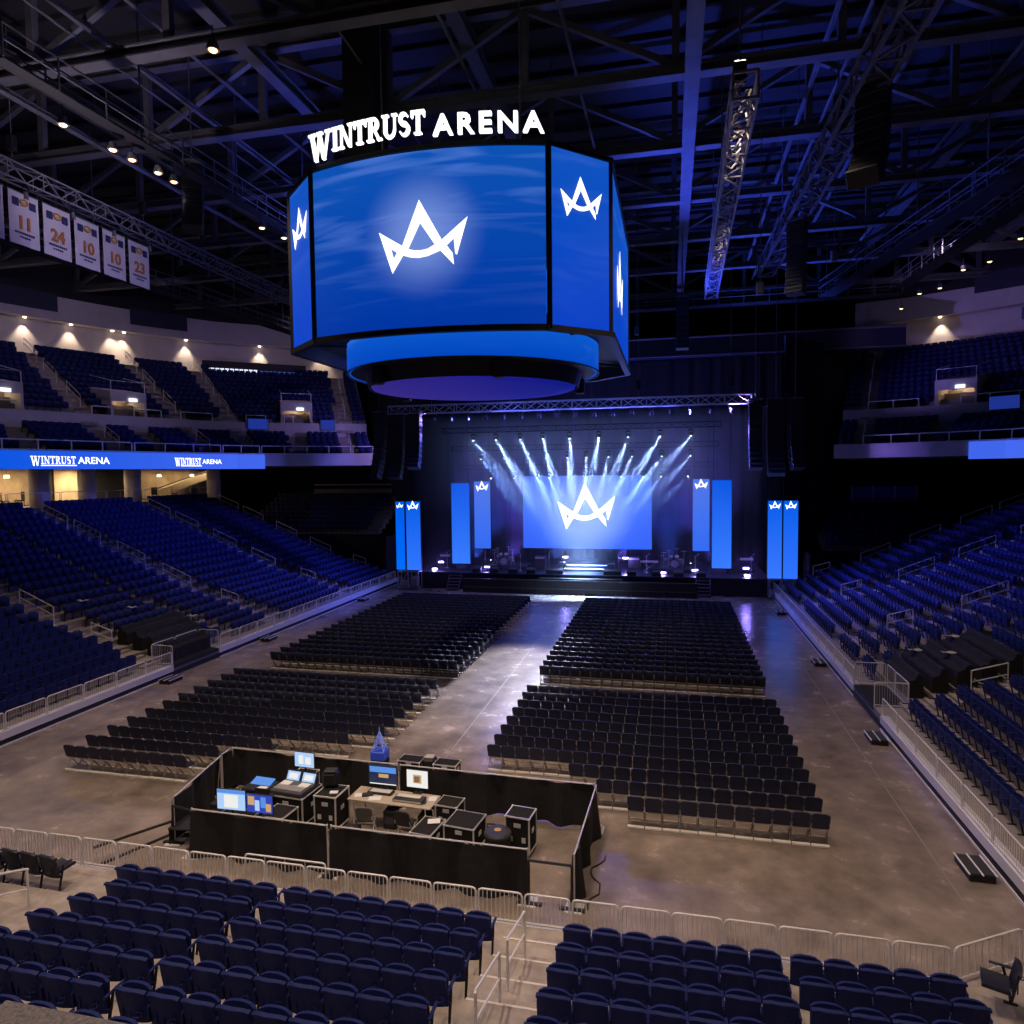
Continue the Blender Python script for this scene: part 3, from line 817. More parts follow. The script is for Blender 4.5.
# ------------------------------------------------------------------ front-of-house enclosure
def drape(p, q, h, lab, amp=.08, seed=0):
    p, q = Vector(p), Vector(q); L = (q-p).length; t = thing('pipe_and_drape', lab, 'drape', (p.x, p.y, 0), math.atan2(q.y-p.y, q.x-p.x), 'black drapes around the control area')
    rr = random.Random(seed); ph = [rr.uniform(0, 6) for _ in range(4)]
    b = MB(); nu = max(12, int(L*7))
    def fn(u, v):
        s = u*L; a = amp*(1.25-v*.75)
        y = a*(math.sin(s*5.1+ph[0])+.6*math.sin(s*9.3+ph[1])+.5*math.sin(s*2.3+ph[2]+v*1.5))
        return (s, y, .02+v*(h-.03)-.03*abs(math.sin(s*1.7+ph[3]))*v), (0, 1, 0)
    b.sheet(fn, nu, 6, .012); b.build('drape', M_cloth, t)
    for x in (0, L):
        b = MB(); b.tube([(x, 0, 0), (x, 0, h+.03)], .022, 6); b.bb(x-.2, x+.2, -.2, .2, 0, .012); b.build('upright', M_alu, t)
    b = MB(); b.tube([(0, 0, h), (L, 0, h)], .02, 6); b.build('crossbar', M_alu, t)
    return t
drape((-17.05, .02), (-11.6, -.12), 1.2, 'black pleated drape along the far side, left half', seed=1)
drape((-11.5, -.13), (-5.92, -.28), 1.2, 'black pleated drape along the far side, right half', seed=2)
drape((-16.55, -3.2), (-17.02, -.6), 1.2, 'black drape along the left side, nearer run', seed=3)
drape((-17.05, -.5), (-17.08, -.05), 1.2, 'short black drape at the far left corner', seed=4)
drape((-15.65, -3.66), (-11.9, -3.72), 1.2, 'black drape facing the near barrier, left half', .07, 5)
drape((-11.8, -3.72), (-7.02, -3.78), 1.2, 'black drape facing the near barrier, right half', .07, 6)
drape((-5.98, -3.8), (-5.86, -.35), 1.2, 'black drape along the right side beside the floor chairs', seed=7)
def pipe_rail(p, q, h, lab):
    t = thing('pipe_rail', lab, 'railing', (p[0], p[1], 0)); d = (q[0]-p[0], q[1]-p[1])
    b = MB(); b.tube([(0, 0, h), (d[0], d[1], h)], .03, 6); b.build('crossbar', M_black, t)
    for e in (0, 1):
        b = MB(); b.tube([(d[0]*e, d[1]*e, 0), (d[0]*e, d[1]*e, h)], .028, 6); b.bb(d[0]*e-.28, d[0]*e+.28, d[1]*e-.05, d[1]*e+.05, 0, .04); b.build('upright', M_black, t)
pipe_rail((-16.55, -3.25), (-15.72, -3.42), 1.0, 'bare black pipe rail closing the left gap of the control area')
pipe_rail((-6.98, -3.86), (-6.02, -3.88), 1.0, 'bare black pipe rail closing the right gap of the control area')

def road_case(w, d, h, lab, loc, rz=0, wheels=True, name='road_case'):
    t = thing(name, lab, 'case', loc, rz, None); z0 = .11 if wheels else 0
    b = MB(); b.bb(-w/2, w/2, -d/2, d/2, z0, h); b.build('body', mat('black_ply', (.022, .021, .020), .9, spec=.1), t)
    b = MB(); e = .035
    for x in (-w/2, w/2):
        for y in (-d/2, d/2): b.bb(x-e/2, x+e/2, y-e/2, y+e/2, z0, h)
    for z in (z0+e/2, h-e/2):
        for x in (-w/2, w/2): b.bb(x-e/2, x+e/2, -d/2, d/2, z-e/2, z+e/2)
        for y in (-d/2, d/2): b.bb(-w/2, w/2, y-e/2, y+e/2, z-e/2, z+e/2)
    b.build('edge_trim', M_alu, t)
    for x in (-w/2, w/2):
        for y in (-d/2, d/2):
            b = MB(); b.rbox((x, y, h-.015), (.07, .07, .06), .025); b.build('corner_ball', M_alu, t)
    for x in (-w*.27, w*.27):
        b = MB(); b.bb(x-.05, x+.05, -d/2-.012, -d/2, h*.38, h*.38+.13); b.build('latch', M_alu, t)
    b = MB(); b.bb(-.09, .09, -d/2-.014, -d/2, h*.74, h*.74+.1); b.build('handle', M_alu, t)
    b = MB(); b.bb(w/2, w/2+.014, -.08, .08, h*.55, h*.55+.11); b.build('handle', M_alu, t)
    if wheels:
        for x in (-w/2+.1, w/2-.1):
            for y in (-d/2+.1, d/2-.1):
                b = MB(); b.cyl((x-.02, y, .05), (x+.02, y, .05), .05, 10); b.bb(x-.03, x+.03, y-.03, y+.03, .08, .12); b.build('caster', M_rub, t)
    return t
road_case(.62, .56, 1.02, 'tall black road case with silver edges standing alone in the control area', (-7.60, -1.80, 0), -.12)
road_case(.80, .80, .76, 'wide black road case with silver edges, beside the round-topped case', (-9.02, -1.95, 0), -.12)
road_case(.56, .85, .60, 'flat-topped black road case right of the desk with paper on it', (-9.95, -2.15, 0), -.12)
road_case(.62, .72, 1.02, 'black road case with cluttered top, left of the desk', (-12.86, -1.66, 0), -.04)
road_case(.62, .66, .82, 'black road case near the left monitors, beside the mixing console', (-13.84, -2.62, 0), -.08)
road_case(.60, .55, .72, 'small open-topped silver-edged case behind the wide case', (-9.72, -1.02, 0), -.1)
road_case(.72, .48, .52, 'flat dark case on the floor outside the far drape, left one', (-11.95, 1.9, 0), -.05)
road_case(.72, .48, .52, 'flat dark case on the floor outside the far drape, right one', (-10.75, 1.85, 0), -.05)
t = thing('equipment_bag', 'small pale-topped bag between the two flat cases outside the drape', 'bag', (-11.35, 1.95, 0))
b = MB(); b.rbox((0, 0, .3), (.42, .4, .6), .08); b.build('body', M_black, t); b = MB(); b.rbox((0, 0, .61), (.30, .26, .05), .02); b.build('lid', mat('pale_top', (.5, .44, .36), .7), t)
t = thing('round_case', 'dark drum-shaped case with an amber disc on its lid', 'case', (-8.08, -2.28, 0))
b = MB(); b.lathe([(0, 0), (.30, 0), (.32, .03), (.32, .66)], n=20); b.build('body', M_black, t)
b = MB(); b.lathe([(.345, .64), (.345, .70), (.31, .74), (0, .75)], n=20); b.build('lid', mat('dark_lid', (.035, .035, .037), .5), t)
b = MB(); b.lathe([(0, .765), (.09, .765), (.09, .75)], n=14); b.build('badge', mat('amber', (.5, .3, .08), .5), t)
# desk
t = thing('folding_table', 'long pale folding table carrying two monitors and a keyboard console', 'table', (-11.27, -1.16, 0), -.05)
b = MB(); b.rbox((0, 0, .735), (2.42, .80, .04), .012); b.build('tabletop', mat('beige_top', (.46, .38, .28), .5, var=.1), t)
for x in (-1.05, 1.05):
    for y in (-.32, .32):
        b = MB(); b.tube([(x, y, 0), (x, y, .715)], .018, 6); b.build('leg', M_alu, t)
def monitor(w, h, z, lab, loc, rz, m, name='monitor', content=None):
    t = thing(name, lab, 'monitor', loc, rz)
    b = MB(); b.rbox((0, .02, z+h/2), (w+.03, .04, h+.03), .012); b.build('casing', M_black, t)
    b = MB(); b.bb(-w/2, w/2, -.006, .0, z, z+h); s = b.build('screen', m, t)
    for k, (x0, x1, y0, y1, mm) in enumerate(content or []):
        b = MB(); b.bb(-w/2+w*x0, -w/2+w*x1, -.010, -.007, z+h*y0, z+h*y1); b.build('screen_window', mm, s)
    b = MB(); b.bar((0, .05, .01), (0, .05, z+.08), .05, .03); b.rbox((0, .04, .01), (.26, .18, .02), .006); b.build('stand', M_black, t)
    return t
E_blue = mat('screen_blue', (.01, .01, .02), .3, emit=(.10, .28, .75), estr=1.)
E_sky = mat('screen_sky', (.01, .01, .02), .3, emit=(.42, .62, .95), estr=1.)
E_white = mat('screen_white', (.02, .02, .02), .3, emit=(.85, .85, .82), estr=1.)
E_dark = mat('screen_dark', (.01, .01, .02), .3, emit=(.01, .02, .06), estr=1.)
E_amb = mat('screen_amber', (.02, .02, .02), .3, emit=(.75, .45, .18), estr=.8)
E_deep = mat('screen_deepblue', (.01, .01, .02), .3, emit=(.03, .06, .45), estr=1.)
road_case(.95, .62, .80, 'low black case under the left monitors behind the near drape', (-14.85, -2.98, 0), 0, name='road_case')
monitor(.80, .52, .12, 'left monitor with a bright pale-blue picture', (-15.0, -2.98, .80), .02, E_sky, content=[(.25, .75, .1, .75, E_white), (0, 1, .82, 1, E_blue)])
monitor(.74, .46, .10, 'monitor with a blue and amber picture, right of the bright one', (-14.18, -2.98, .82), -.02, E_deep, content=[(.05, .3, .4, .9, E_amb), (.32, .5, .1, .7, E_sky), (.55, .75, .3, .9, E_blue), (.75, .95, .1, .55, E_amb)])
t = thing('laptop', 'closed-back dark laptop standing behind the left monitors', 'laptop', (-14.55, -2.25, .92), PI)
b = MB(); b.rbox((0, -.12, .01), (.42, .28, .02), .006); b.build('base', M_black, t); b = MB(); b.rbox((0, .03, .15), (.42, .02, .28), .006, M=R3('X', -.1)); b.build('lid', mat('dark_lid', (.035, .035, .037), .5), t)
# lighting console on cases
road_case(.95, .80, .88, 'black road case carrying the lighting console', (-15.02, -1.66, 0), -.08)
t = thing('lighting_console', 'lighting console with a blue touch screen, left of the mixing console', 'console', (-15.0, -1.66, .89), -.08)
b = MB(); b.rbox((0, 0, .05), (.80, .66, .1), .02); b.build('body', M_black, t)
b = MB(); b.box((-.02, .12, .135), (.62, .30, .02), M=R3('X', .3)); b.build('touch_screen', E_blue, t); b = MB(); b.bb(.05, .32, -.26, -.08, .1, .112); b.build('notes', E_white if False else mat('paper', (.75, .73, .7), .8), t)
road_case(1.05, .95, .86, 'long black road case carrying the mixing console', (-14.05, -1.46, 0), -.08)
t = thing('mixing_console', 'large mixing console with twin sloping screens on a silver-edged case', 'console', (-14.05, -1.46, .87), -.10)
b = MB(); b.rbox((0, -.05, .06), (1.0, .86, .12), .02); b.build('body', mat('console_grey', (.06, .06, .065), .5), t)
b = MB(); b.box((0, .30, .22), (1.0, .05, .32), M=R3('X', -.5)); b.build('meter_bridge', M_black, t)
for x in (-.25, .25):
    b = MB(); b.box((x, .265, .225), (.40, .012, .24), M=R3('X', -.5)); s = b.build('touch_screen', E_sky, t)
    b = MB(); b.box((x, .257, .225), (.28, .010, .15), M=R3('X', -.5)); b.build('screen_window', E_white, s)
b = MB()
for k in range(16): b.bb(-.44+.055*k, -.42+.055*k, -.38, -.10, .12, .14)
b.build('fader_bank', M_alu, t)
for x in (-.3, .28):
    b = MB(); b.bb(x-.15, x+.15, -.12, .12, .125, .135); b.build('notes', mat('paper', (.75, .73, .7), .8), t)
monitor(.62, .42, .16, 'monitor with a pale picture raised behind the mixing console', (-14.25, -.62, .95), -.05, E_sky, content=[(.2, .45, .2, .8, E_white), (.55, .85, .2, .7, E_white)])
road_case(.6, .5, .94, 'plain black case under the raised monitor by the far drape', (-14.25, -.6, 0), 0)
monitor(.84, .54, .14, 'dark-screened monitor with a blue band on the desk', (-11.75, -.78, .755), -.02, E_dark, content=[(.03, .97, .62, .92, E_blue), (.35, .7, .36, .55, E_amb), (.03, .97, 0, .05, E_white)])
monitor(.62, .48, .16, 'white-screened monitor on the right of the desk', (-10.72, -.82, .755), -.05, E_white, content=[(.3, .7, .25, .75, E_amb), (.36, .62, .3, .66, E_dark)])
t = thing('keyboard_console', 'small playback console with pale keys on the desk', 'console', (-10.78, -1.26, .757), -.05)
b = MB(); b.rbox((0, 0, .04), (.86, .34, .08), .015); b.build('body', M_black, t); b = MB(); b.bb(-.38, .3, -.02, .13, .08, .095); b.build('keys', mat('pale_keys', (.6, .56, .5), .6), t); b = MB(); b.bb(-.4, .4, -.173, -.165, .02, .06); b.build('front_strip', M_alu, t)
t = thing('laptop', 'open laptop in front of the dark monitor on the desk', 'laptop', (-11.72, -1.0, .757), -.05)
b = MB(); b.rbox((0, 0, .03), (.72, .26, .06), .01); b.build('base', M_black, t); b = MB(); b.bb(-.3, .3, -.1, .1, .06, .066); b.build('keys', mat('pale_keys', (.6, .56, .5), .6), t)
for x, y, w, d, lab in ((-11.75, -1.34, .34, .24, 'white sheet of paper in the middle of the desk'), (-12.25, -1.25, .26, .2, 'sheet of paper at the left end of the desk'), (-10.2, -1.05, .2, .26, 'small paper at the right end of the desk')):
    b = MB(); b.bb(-w/2, w/2, -d/2, d/2, 0, .006); tag(b.build('paper_sheet', mat('paper', (.75, .73, .7), .8), None, (x, y, .757), .2), lab, 'paper')
b = MB(); b.bb(-.16, .16, -.12, .12, 0, .006); tag(b.build('paper_sheet', mat('paper', (.75, .73, .7), .8), None, (-9.85, -1.95, .625), .3), 'sheet of paper lying on the flat-topped case', 'paper')
b = MB(); b.rbox((0, 0, .03), (.30, .16, .06), .02); tag(b.build('telephone', M_black, None, (-12.02, -1.22, .757), .4), 'black handset unit on the left part of the desk', 'phone')
b = MB(); b.rbox((0, 0, .02), (.12, .18, .04), .02); tag(b.build('computer_mouse', M_black, None, (-10.35, -1.32, .757), .1), 'black mouse on the right part of the desk', 'mouse')
t = thing('camera_bag', 'black equipment bag standing on the cluttered case', 'bag', (-13.0, -1.45, 1.025), .2)
b = MB(); b.rbox((0, .05, .22), (.44, .36, .44), .08); b.build('body', M_black, t); b = MB(); b.rbox((.02, .0, .45), (.34, .26, .06), .02); b.build('flap', mat('dark_lid', (.035, .035, .037), .5), t)
for x, y, w, d, lab in ((-12.72, -1.8, .22, .16, 'sheet of paper on the cluttered case'), (-12.7, -1.45, .14, .1, 'small black adapter on the cluttered case')):
    b = MB(); b.rbox((0, 0, .02), (w, d, .03), .008); tag(b.build('paper_sheet' if 'paper' in lab else 'adapter', mat('paper', (.75, .73, .7), .8) if 'paper' in lab else M_black, None, (x, y, 1.025), .3), lab, 'paper' if 'paper' in lab else 'adapter')
for x, lab in ((-11.75, 'grey folding chair tucked under the left of the desk'), (-10.68, 'dark folding chair tucked under the right of the desk')):
    t = thing('operator_chair', lab, 'chair', (x, -2.02, 0), .15 if x < -11 else -.1)
    for k, m in C0.items():
        for q in (m if isinstance(m, list) else [m]): q.build(k, mat('grey_vinyl', (.10, .095, .095), .5) if k in ('seat', 'backrest') and x < -11 else M_black if k in ('seat', 'backrest') else M_frame, t)
# loose cables and small clutter on the control-area floor
for k, (p, q) in enumerate((((-16.7, -1.3), (-18.4, -3.9)), ((-16.8, -2.7), (-17.6, -4.5)))):
    b = MB(); b.tube([(*p, .03), (*q, .03)], .035, 6); tag(b.build('floor_pipe', M_black), 'straight black pipe lying on the floor left of the control area, %s' % ('longer one', 'shorter one')[k], 'pipe', 'pipes on the floor')
t = thing('low_platform', 'low black framed platform by the left gap of the control area', 'platform', (-16.25, -2.95, 0), .1)
b = MB(); b.rbox((0, 0, .42), (.85, .75, .06), .02); b.build('top', M_black, t)
for x in (-.38, .38):
    for y in (-.33, .33):
        b = MB(); b.bar((x, y, 0), (x, y, .4), .04); b.build('leg', M_black, t)
rr = random.Random(9)
for k, (x, y, n, lab) in enumerate(((-13.2, -2.9, 14, 'left of the desk'), (-10.9, -2.9, 16, 'under the operator chairs'), (-8.7, -.9, 12, 'behind the wide case'), (-5.75, -2.6, 12, 'outside the right drape'), (-12.3, -2.4, 14, 'beside the cluttered case'))):
    pts = []; px, py = x, y
    for q in range(n):
        px += rr.uniform(-.22, .26) if x > -6 or x < -5 and x > -6 else rr.uniform(-.24, .26); py += rr.uniform(-.16, .18)
        if x > -6: px = max(-5.78, min(-5.5, px)); py = y-1.2+q*.2
        else: py = max(-3.5, min(-.5, py))
        pts.append((px, py, .02))
    b = MB(); b.tube(pts, .018, 5); tag(b.build('floor_cable', M_black), 'black cable lying on the floor '+lab, 'cable', 'loose floor cables in the control area')
for k, (x, y, w, d, h, lab) in enumerate(((-12.05, -2.1, .4, .3, .35, 'small black box under the left of the desk'), (-11.3, -1.3, .35, .35, .5, 'black computer box under the desk middle'), (-10.35, -1.25, .3, .4, .45, 'black rack box under the right of the desk'), (-16.2, -1.7, .5, .5, .45, 'low dark box by the left side drape'))):
    t = thing('equipment_box', lab, 'box', (x, y, 0))
    b = MB(); b.rbox((0, 0, h/2), (w, d, h), .03); b.build('body', M_black, t); b = MB(); b.bb(-w*.35, w*.35, -d/2-.006, -d/2+.01, h*.3, h*.7); b.build('face_panel', mat('gear_grey', (.05, .05, .06), .5), t)
# blue box with a little lattice tower, outside the far drape
t = thing('blue_box_tower', 'small blue box topped by a blue lattice tower outside the far drape', 'display', (-12.5, .72, 0))
b = MB(); b.bb(-.22, .22, -.2, .2, 0, .95); b.build('base', M_black, t)
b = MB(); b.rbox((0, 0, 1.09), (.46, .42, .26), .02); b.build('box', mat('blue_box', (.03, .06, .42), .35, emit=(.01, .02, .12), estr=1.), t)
b = MB(); B4 = [(-.19, -.17), (.19, -.17), (.19, .17), (-.19, .17)]
for i in range(4):
    for lv in range(4):
        k0, k1 = 1-lv*.24, 1-(lv+1)*.24; z0, z1 = 1.22+.14*lv, 1.22+.14*(lv+1); p, q = B4[i], B4[(i+1) % 4]
        b.bar((p[0]*k0, p[1]*k0, z0), (p[0]*k1, p[1]*k1, z1), .022); b.bar((p[0]*k0, p[1]*k0, z0), (q[0]*k1, q[1]*k1, z1), .014); b.bar((p[0]*k1, p[1]*k1, z1), (q[0]*k1, q[1]*k1, z1), .014)
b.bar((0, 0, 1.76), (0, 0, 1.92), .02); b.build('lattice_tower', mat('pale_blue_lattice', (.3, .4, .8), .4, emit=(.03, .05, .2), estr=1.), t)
# ------------------------------------------------------------------ centre-hung scoreboard
SX0, SX1, SZ0, SZ1 = -17.04, -8.2, 14.75, 20.85
sxc, shw = (SX0+SX1)/2, (SX1-SX0)/2
def face_y(x): return 6-.72*(1-((x-sxc)/shw)**2)
BLUE_LO, BLUE_HI = (.0, .055, .48), (.004, .075, .42)
sb = thing('scoreboard', 'huge blue eight-sided video scoreboard hung over the arena floor', 'scoreboard', (0, 0, 0))
def led_panel(fn, nu, m, name, parent, th=.05):
    b = MB(); b.sheet(fn, nu, 1, th); return b.build(name, m, parent)
LM = led('led_main', (.0, .035, .36), (.004, .085, .46), 1., 'Z', SZ0, SZ1, streak=.55, logo=((sxc+.1, 5.3, 18.0), 2.5, .42))
LS = led('led_side', (.0, .05, .56), (.005, .085, .52), 1., 'Z', SZ0, SZ1, streak=.2)
main = led_panel(lambda u, v: ((SX0+(SX1-SX0)*u, face_y(SX0+(SX1-SX0)*u), SZ0+(SZ1-SZ0)*v), (0, 1, 0)), 16, LM, 'front_screen', sb)
crown(main, M_white, lambda u, v, d: (sxc+.13+u, face_y(sxc+.13+u)-.06-d, 17.93+v*.93), 3.3)
CR = [(-8.08, 6.06), (-6.12, 8.0), (-6.1, 18.4), (-8.1, 20.4), (-17.1, 20.4), (-19.2, 18.4), (-19.2, 8.0), (-17.16, 6.06)]
names = ['right_corner_screen', 'right_screen', 'rear_corner_screen', 'rear_screen', 'rear_corner_screen', 'left_screen', 'left_corner_screen']
for i in range(7):
    p, q = Vector(CR[i]), Vector(CR[i+1]); d = (q-p).normalized(); n = Vector((d.y, -d.x))
    z0, z1 = SZ0, SZ1+.1
    s = led_panel(lambda u, v, p=p, q=q, n=n: ((*(p+(q-p)*u), z0+(z1-z0)*v), (n.x, n.y, 0)), 1, LS, names[i], sb)
    c = (p+q)/2
    if i in (0, 6): crown(s, M_white, lambda u, v, dd, c=c, d=d, n=n: (*(c+d*u+n*(.05+dd)), 19.35+v), 1.85)
    if i == 1: crown(s, M_white, lambda u, v, dd, c=c, d=d, n=n: (*(Vector((-6.1, 12.0))+d*u+n*(.05+dd)), 17.6+v), 3.2)
b = MB()                                                            # black frame: corner posts, rims, roof, floor
P8 = [(SX0, 6.04)]+[(SX0+(SX1-SX0)*k/12, face_y(SX0+(SX1-SX0)*k/12)+.05) for k in range(1, 12)]+[(SX1, 6.04)]+CR[1:7]
for z, r in ((SZ0-.10, .14), (SZ1+.12, .12)):
    for i in range(len(P8)): b.bar((*P8[i], z), (*P8[(i+1) % len(P8)], z), r*2, r*1.4)
for p in CR: b.bar((*p, SZ0-.1), (*p, SZ1+.1), .17)
b.build('frame', M_black, sb)
b = MB(); n = len(P8); C = Vector((sxc, 13))
inn = [C+(Vector(p)-C)*.97 for p in P8]
b.add([(p.x, p.y, SZ1) for p in inn]+[(C.x, C.y, SZ1)], [(i, (i+1) % n, n) for i in range(n)])
for i in range(n):
    p = Vector(P8[i]); q = C+(p-C)*.72; b.bar((*p, SZ0+.2), (*q, SZ0+.28), .10)
q8 = [C+(Vector(p)-C)*.62 for p in P8]
inn = [C+(Vector(p)-C)*.985 for p in P8]
b.add([(p.x, p.y, SZ0+.4) for p in inn]+[(C.x, C.y, SZ0+.4)], [(i, (i+1) % n, n) for i in range(n)])
b.add([(p.x, p.y, SZ0-.1) for p in inn]+[(p.x, p.y, SZ0+.42) for p in inn], [(i, (i+1) % n, n+(i+1) % n, n+i) for i in range(n)])
b.build('underframe', mat('sooty_steel', (.02, .02, .025), .6), sb)
RC = (-12.62, 12.15); RR = 5.6
b = MB(); b.lathe([(RR, 13.93), (RR, 15.12)], (RC[0], RC[1], 0), 64); s = b.build('ring_screen', led('led_ring', (.0, .06, .52), (.004, .10, .60), 1., 'Z', 13.9, 15.1, streak=.25), sb, smooth=True)
text_mesh('A', .95, .01, M_white, 'ring_letter', s, lambda x, y, z: (RC[0]+(RR+.02)*math.cos(PI*1.055+x/RR), RC[1]+(RR+.02)*math.sin(PI*1.055+x/RR), 14.5+y))
b = MB(); b.lathe([(RR-.08, 13.93), (RR+.03, 13.88), (RR+.05, 13.93)], (RC[0], RC[1], 0), 48); b.lathe([(RR+.05, 15.12), (RR+.05, 15.22), (RR-.3, 15.25)], (RC[0], RC[1], 0), 48); b.lathe([(RR-.15, 13.95), (4.85, 13.95), (4.7, 13.3)], (RC[0], RC[1], 0), 48); b.build('ring_rim', M_black, sb)
b = MB(); b.lathe([(0, 13.24), (3.8, 13.24), (4.55, 13.32), (4.6, 13.42)], (RC[0], RC[1], 0), 48); b.build('under_disc', led('led_under', (.035, .02, .22), (.004, .008, .22), 1., 'X', -17, -9, rough=.9), sb, smooth=True)  # purple light on the disc is put in as a glowing gradient
for a in (-1.1, -2.2, .4, 2.6):
    b = MB(); b.rbox((RC[0]+4.95*math.cos(a), RC[1]+4.95*math.sin(a), 13.55), (.42, .42, .7), .05); b.build('speaker_box', M_black, sb)
b = MB()
for x, y in ((-15.5, 9), (-9.7, 9), (-15.5, 16.5), (-9.7, 16.5)): b.tube([(x, y, SZ1), (x, y, 30)], .04, 5)
b.build('hoist_cable', M_steel, sb)
b = MB(); b.bb(-17.3, -15.9, 9.2, 10.6, 22.9, 30.5); b.build('cable_drop', M_black, sb)
# arena name standing on the top rim
def rim(x, z, d): return (x, face_y(x)-.05-d*.14, z)
polys, W = serif_word()
H = 1.0; wx0, wx1 = -17.1, -12.25; k = (wx1-wx0)/W
b = MB()
for p in polys: b.prism([(wx0+u*k, SZ1+.42+v*H) for u, v in p], rim, 0, 1)
b.build('name_sign', M_white, sb)
text_mesh('ARENA', .98, .07, M_white, 'name_sign', sb, lambda x, y, z: (-10.1+x, face_y(min(SX1, max(SX0, -10.1+x)))-.1-z, SZ1+.72+y), sx=1., space=1.3, bold=.018)

# ------------------------------------------------------------------ ribbon boards
def ribbon(name, path, label, texts, z0=ZF-.98, z1=ZF+.14):
    t = thing(name, label, 'screen')
    b = MB(); a = offset_path(path, -.20, 1); c = offset_path(path, -.09, 1)
    strip(b, a, a, z0, z1); strip(b, a, c, z1, z1); strip(b, a, c, z0, z0)
    for e in (0, -1): b.add([(*a[e], z0), (*c[e], z0), (*c[e], z1), (*a[e], z1)], [(0, 1, 2, 3)])
    s = b.build('led_face', led('led_'+name, (.0, .09, .75), (.05, .13, .82), 1., 'Y', 14, 30, streak=.0), t)
    for sc_, size in texts:
        def fn(x, z, dd, sc_=sc_):
            q, d = at_s(a, sc_+x); return (q.x+d.y*(.03+dd*.01), q.y-d.x*(.03+dd*.01), (z0+z1)/2+z)
        b = MB(); pol, W = serif_word(); kk = size
        for p in pol: b.prism([(-size*3.9*.5-size*1.0+u*kk*.62, -.30+v*.6) for u, v in p], fn, 0, 1)
        b.prism([(-size*2.1, -.36), (size*1.0, -.36), (size*1.0, -.30), (-size*2.1, -.30)], fn, 0, 1)
        b.build('name_lettering', M_white, s)
        text_mesh('ARENA', .56*size/.6, .004, M_white, 'name_lettering', s, lambda x, y, z, fn=fn, size=size: fn(size*2.62+x*1.0, y-.03, z), sx=.98)
    return t
rp = [p for p in UL if p[1] > 2][:-2]
rl = ribbon('ribbon_board', [(-43.4, 4)]+[tuple(p) for p in UL[2:8]], 'long blue ribbon screen along the left upper deck front', [(nearest_s([(-43.4, 4)]+UL[2:8], (-41.4, 18.1)), .66), (nearest_s([(-43.4, 4)]+UL[2:8], (-38.3, 26.3)), .52)])
ribbon('ribbon_board', [(15.0, 32.2), (16.6, 30.9), (18.6, 27.5), (20.2, 22)], 'blue ribbon screen along the right upper deck front', [])

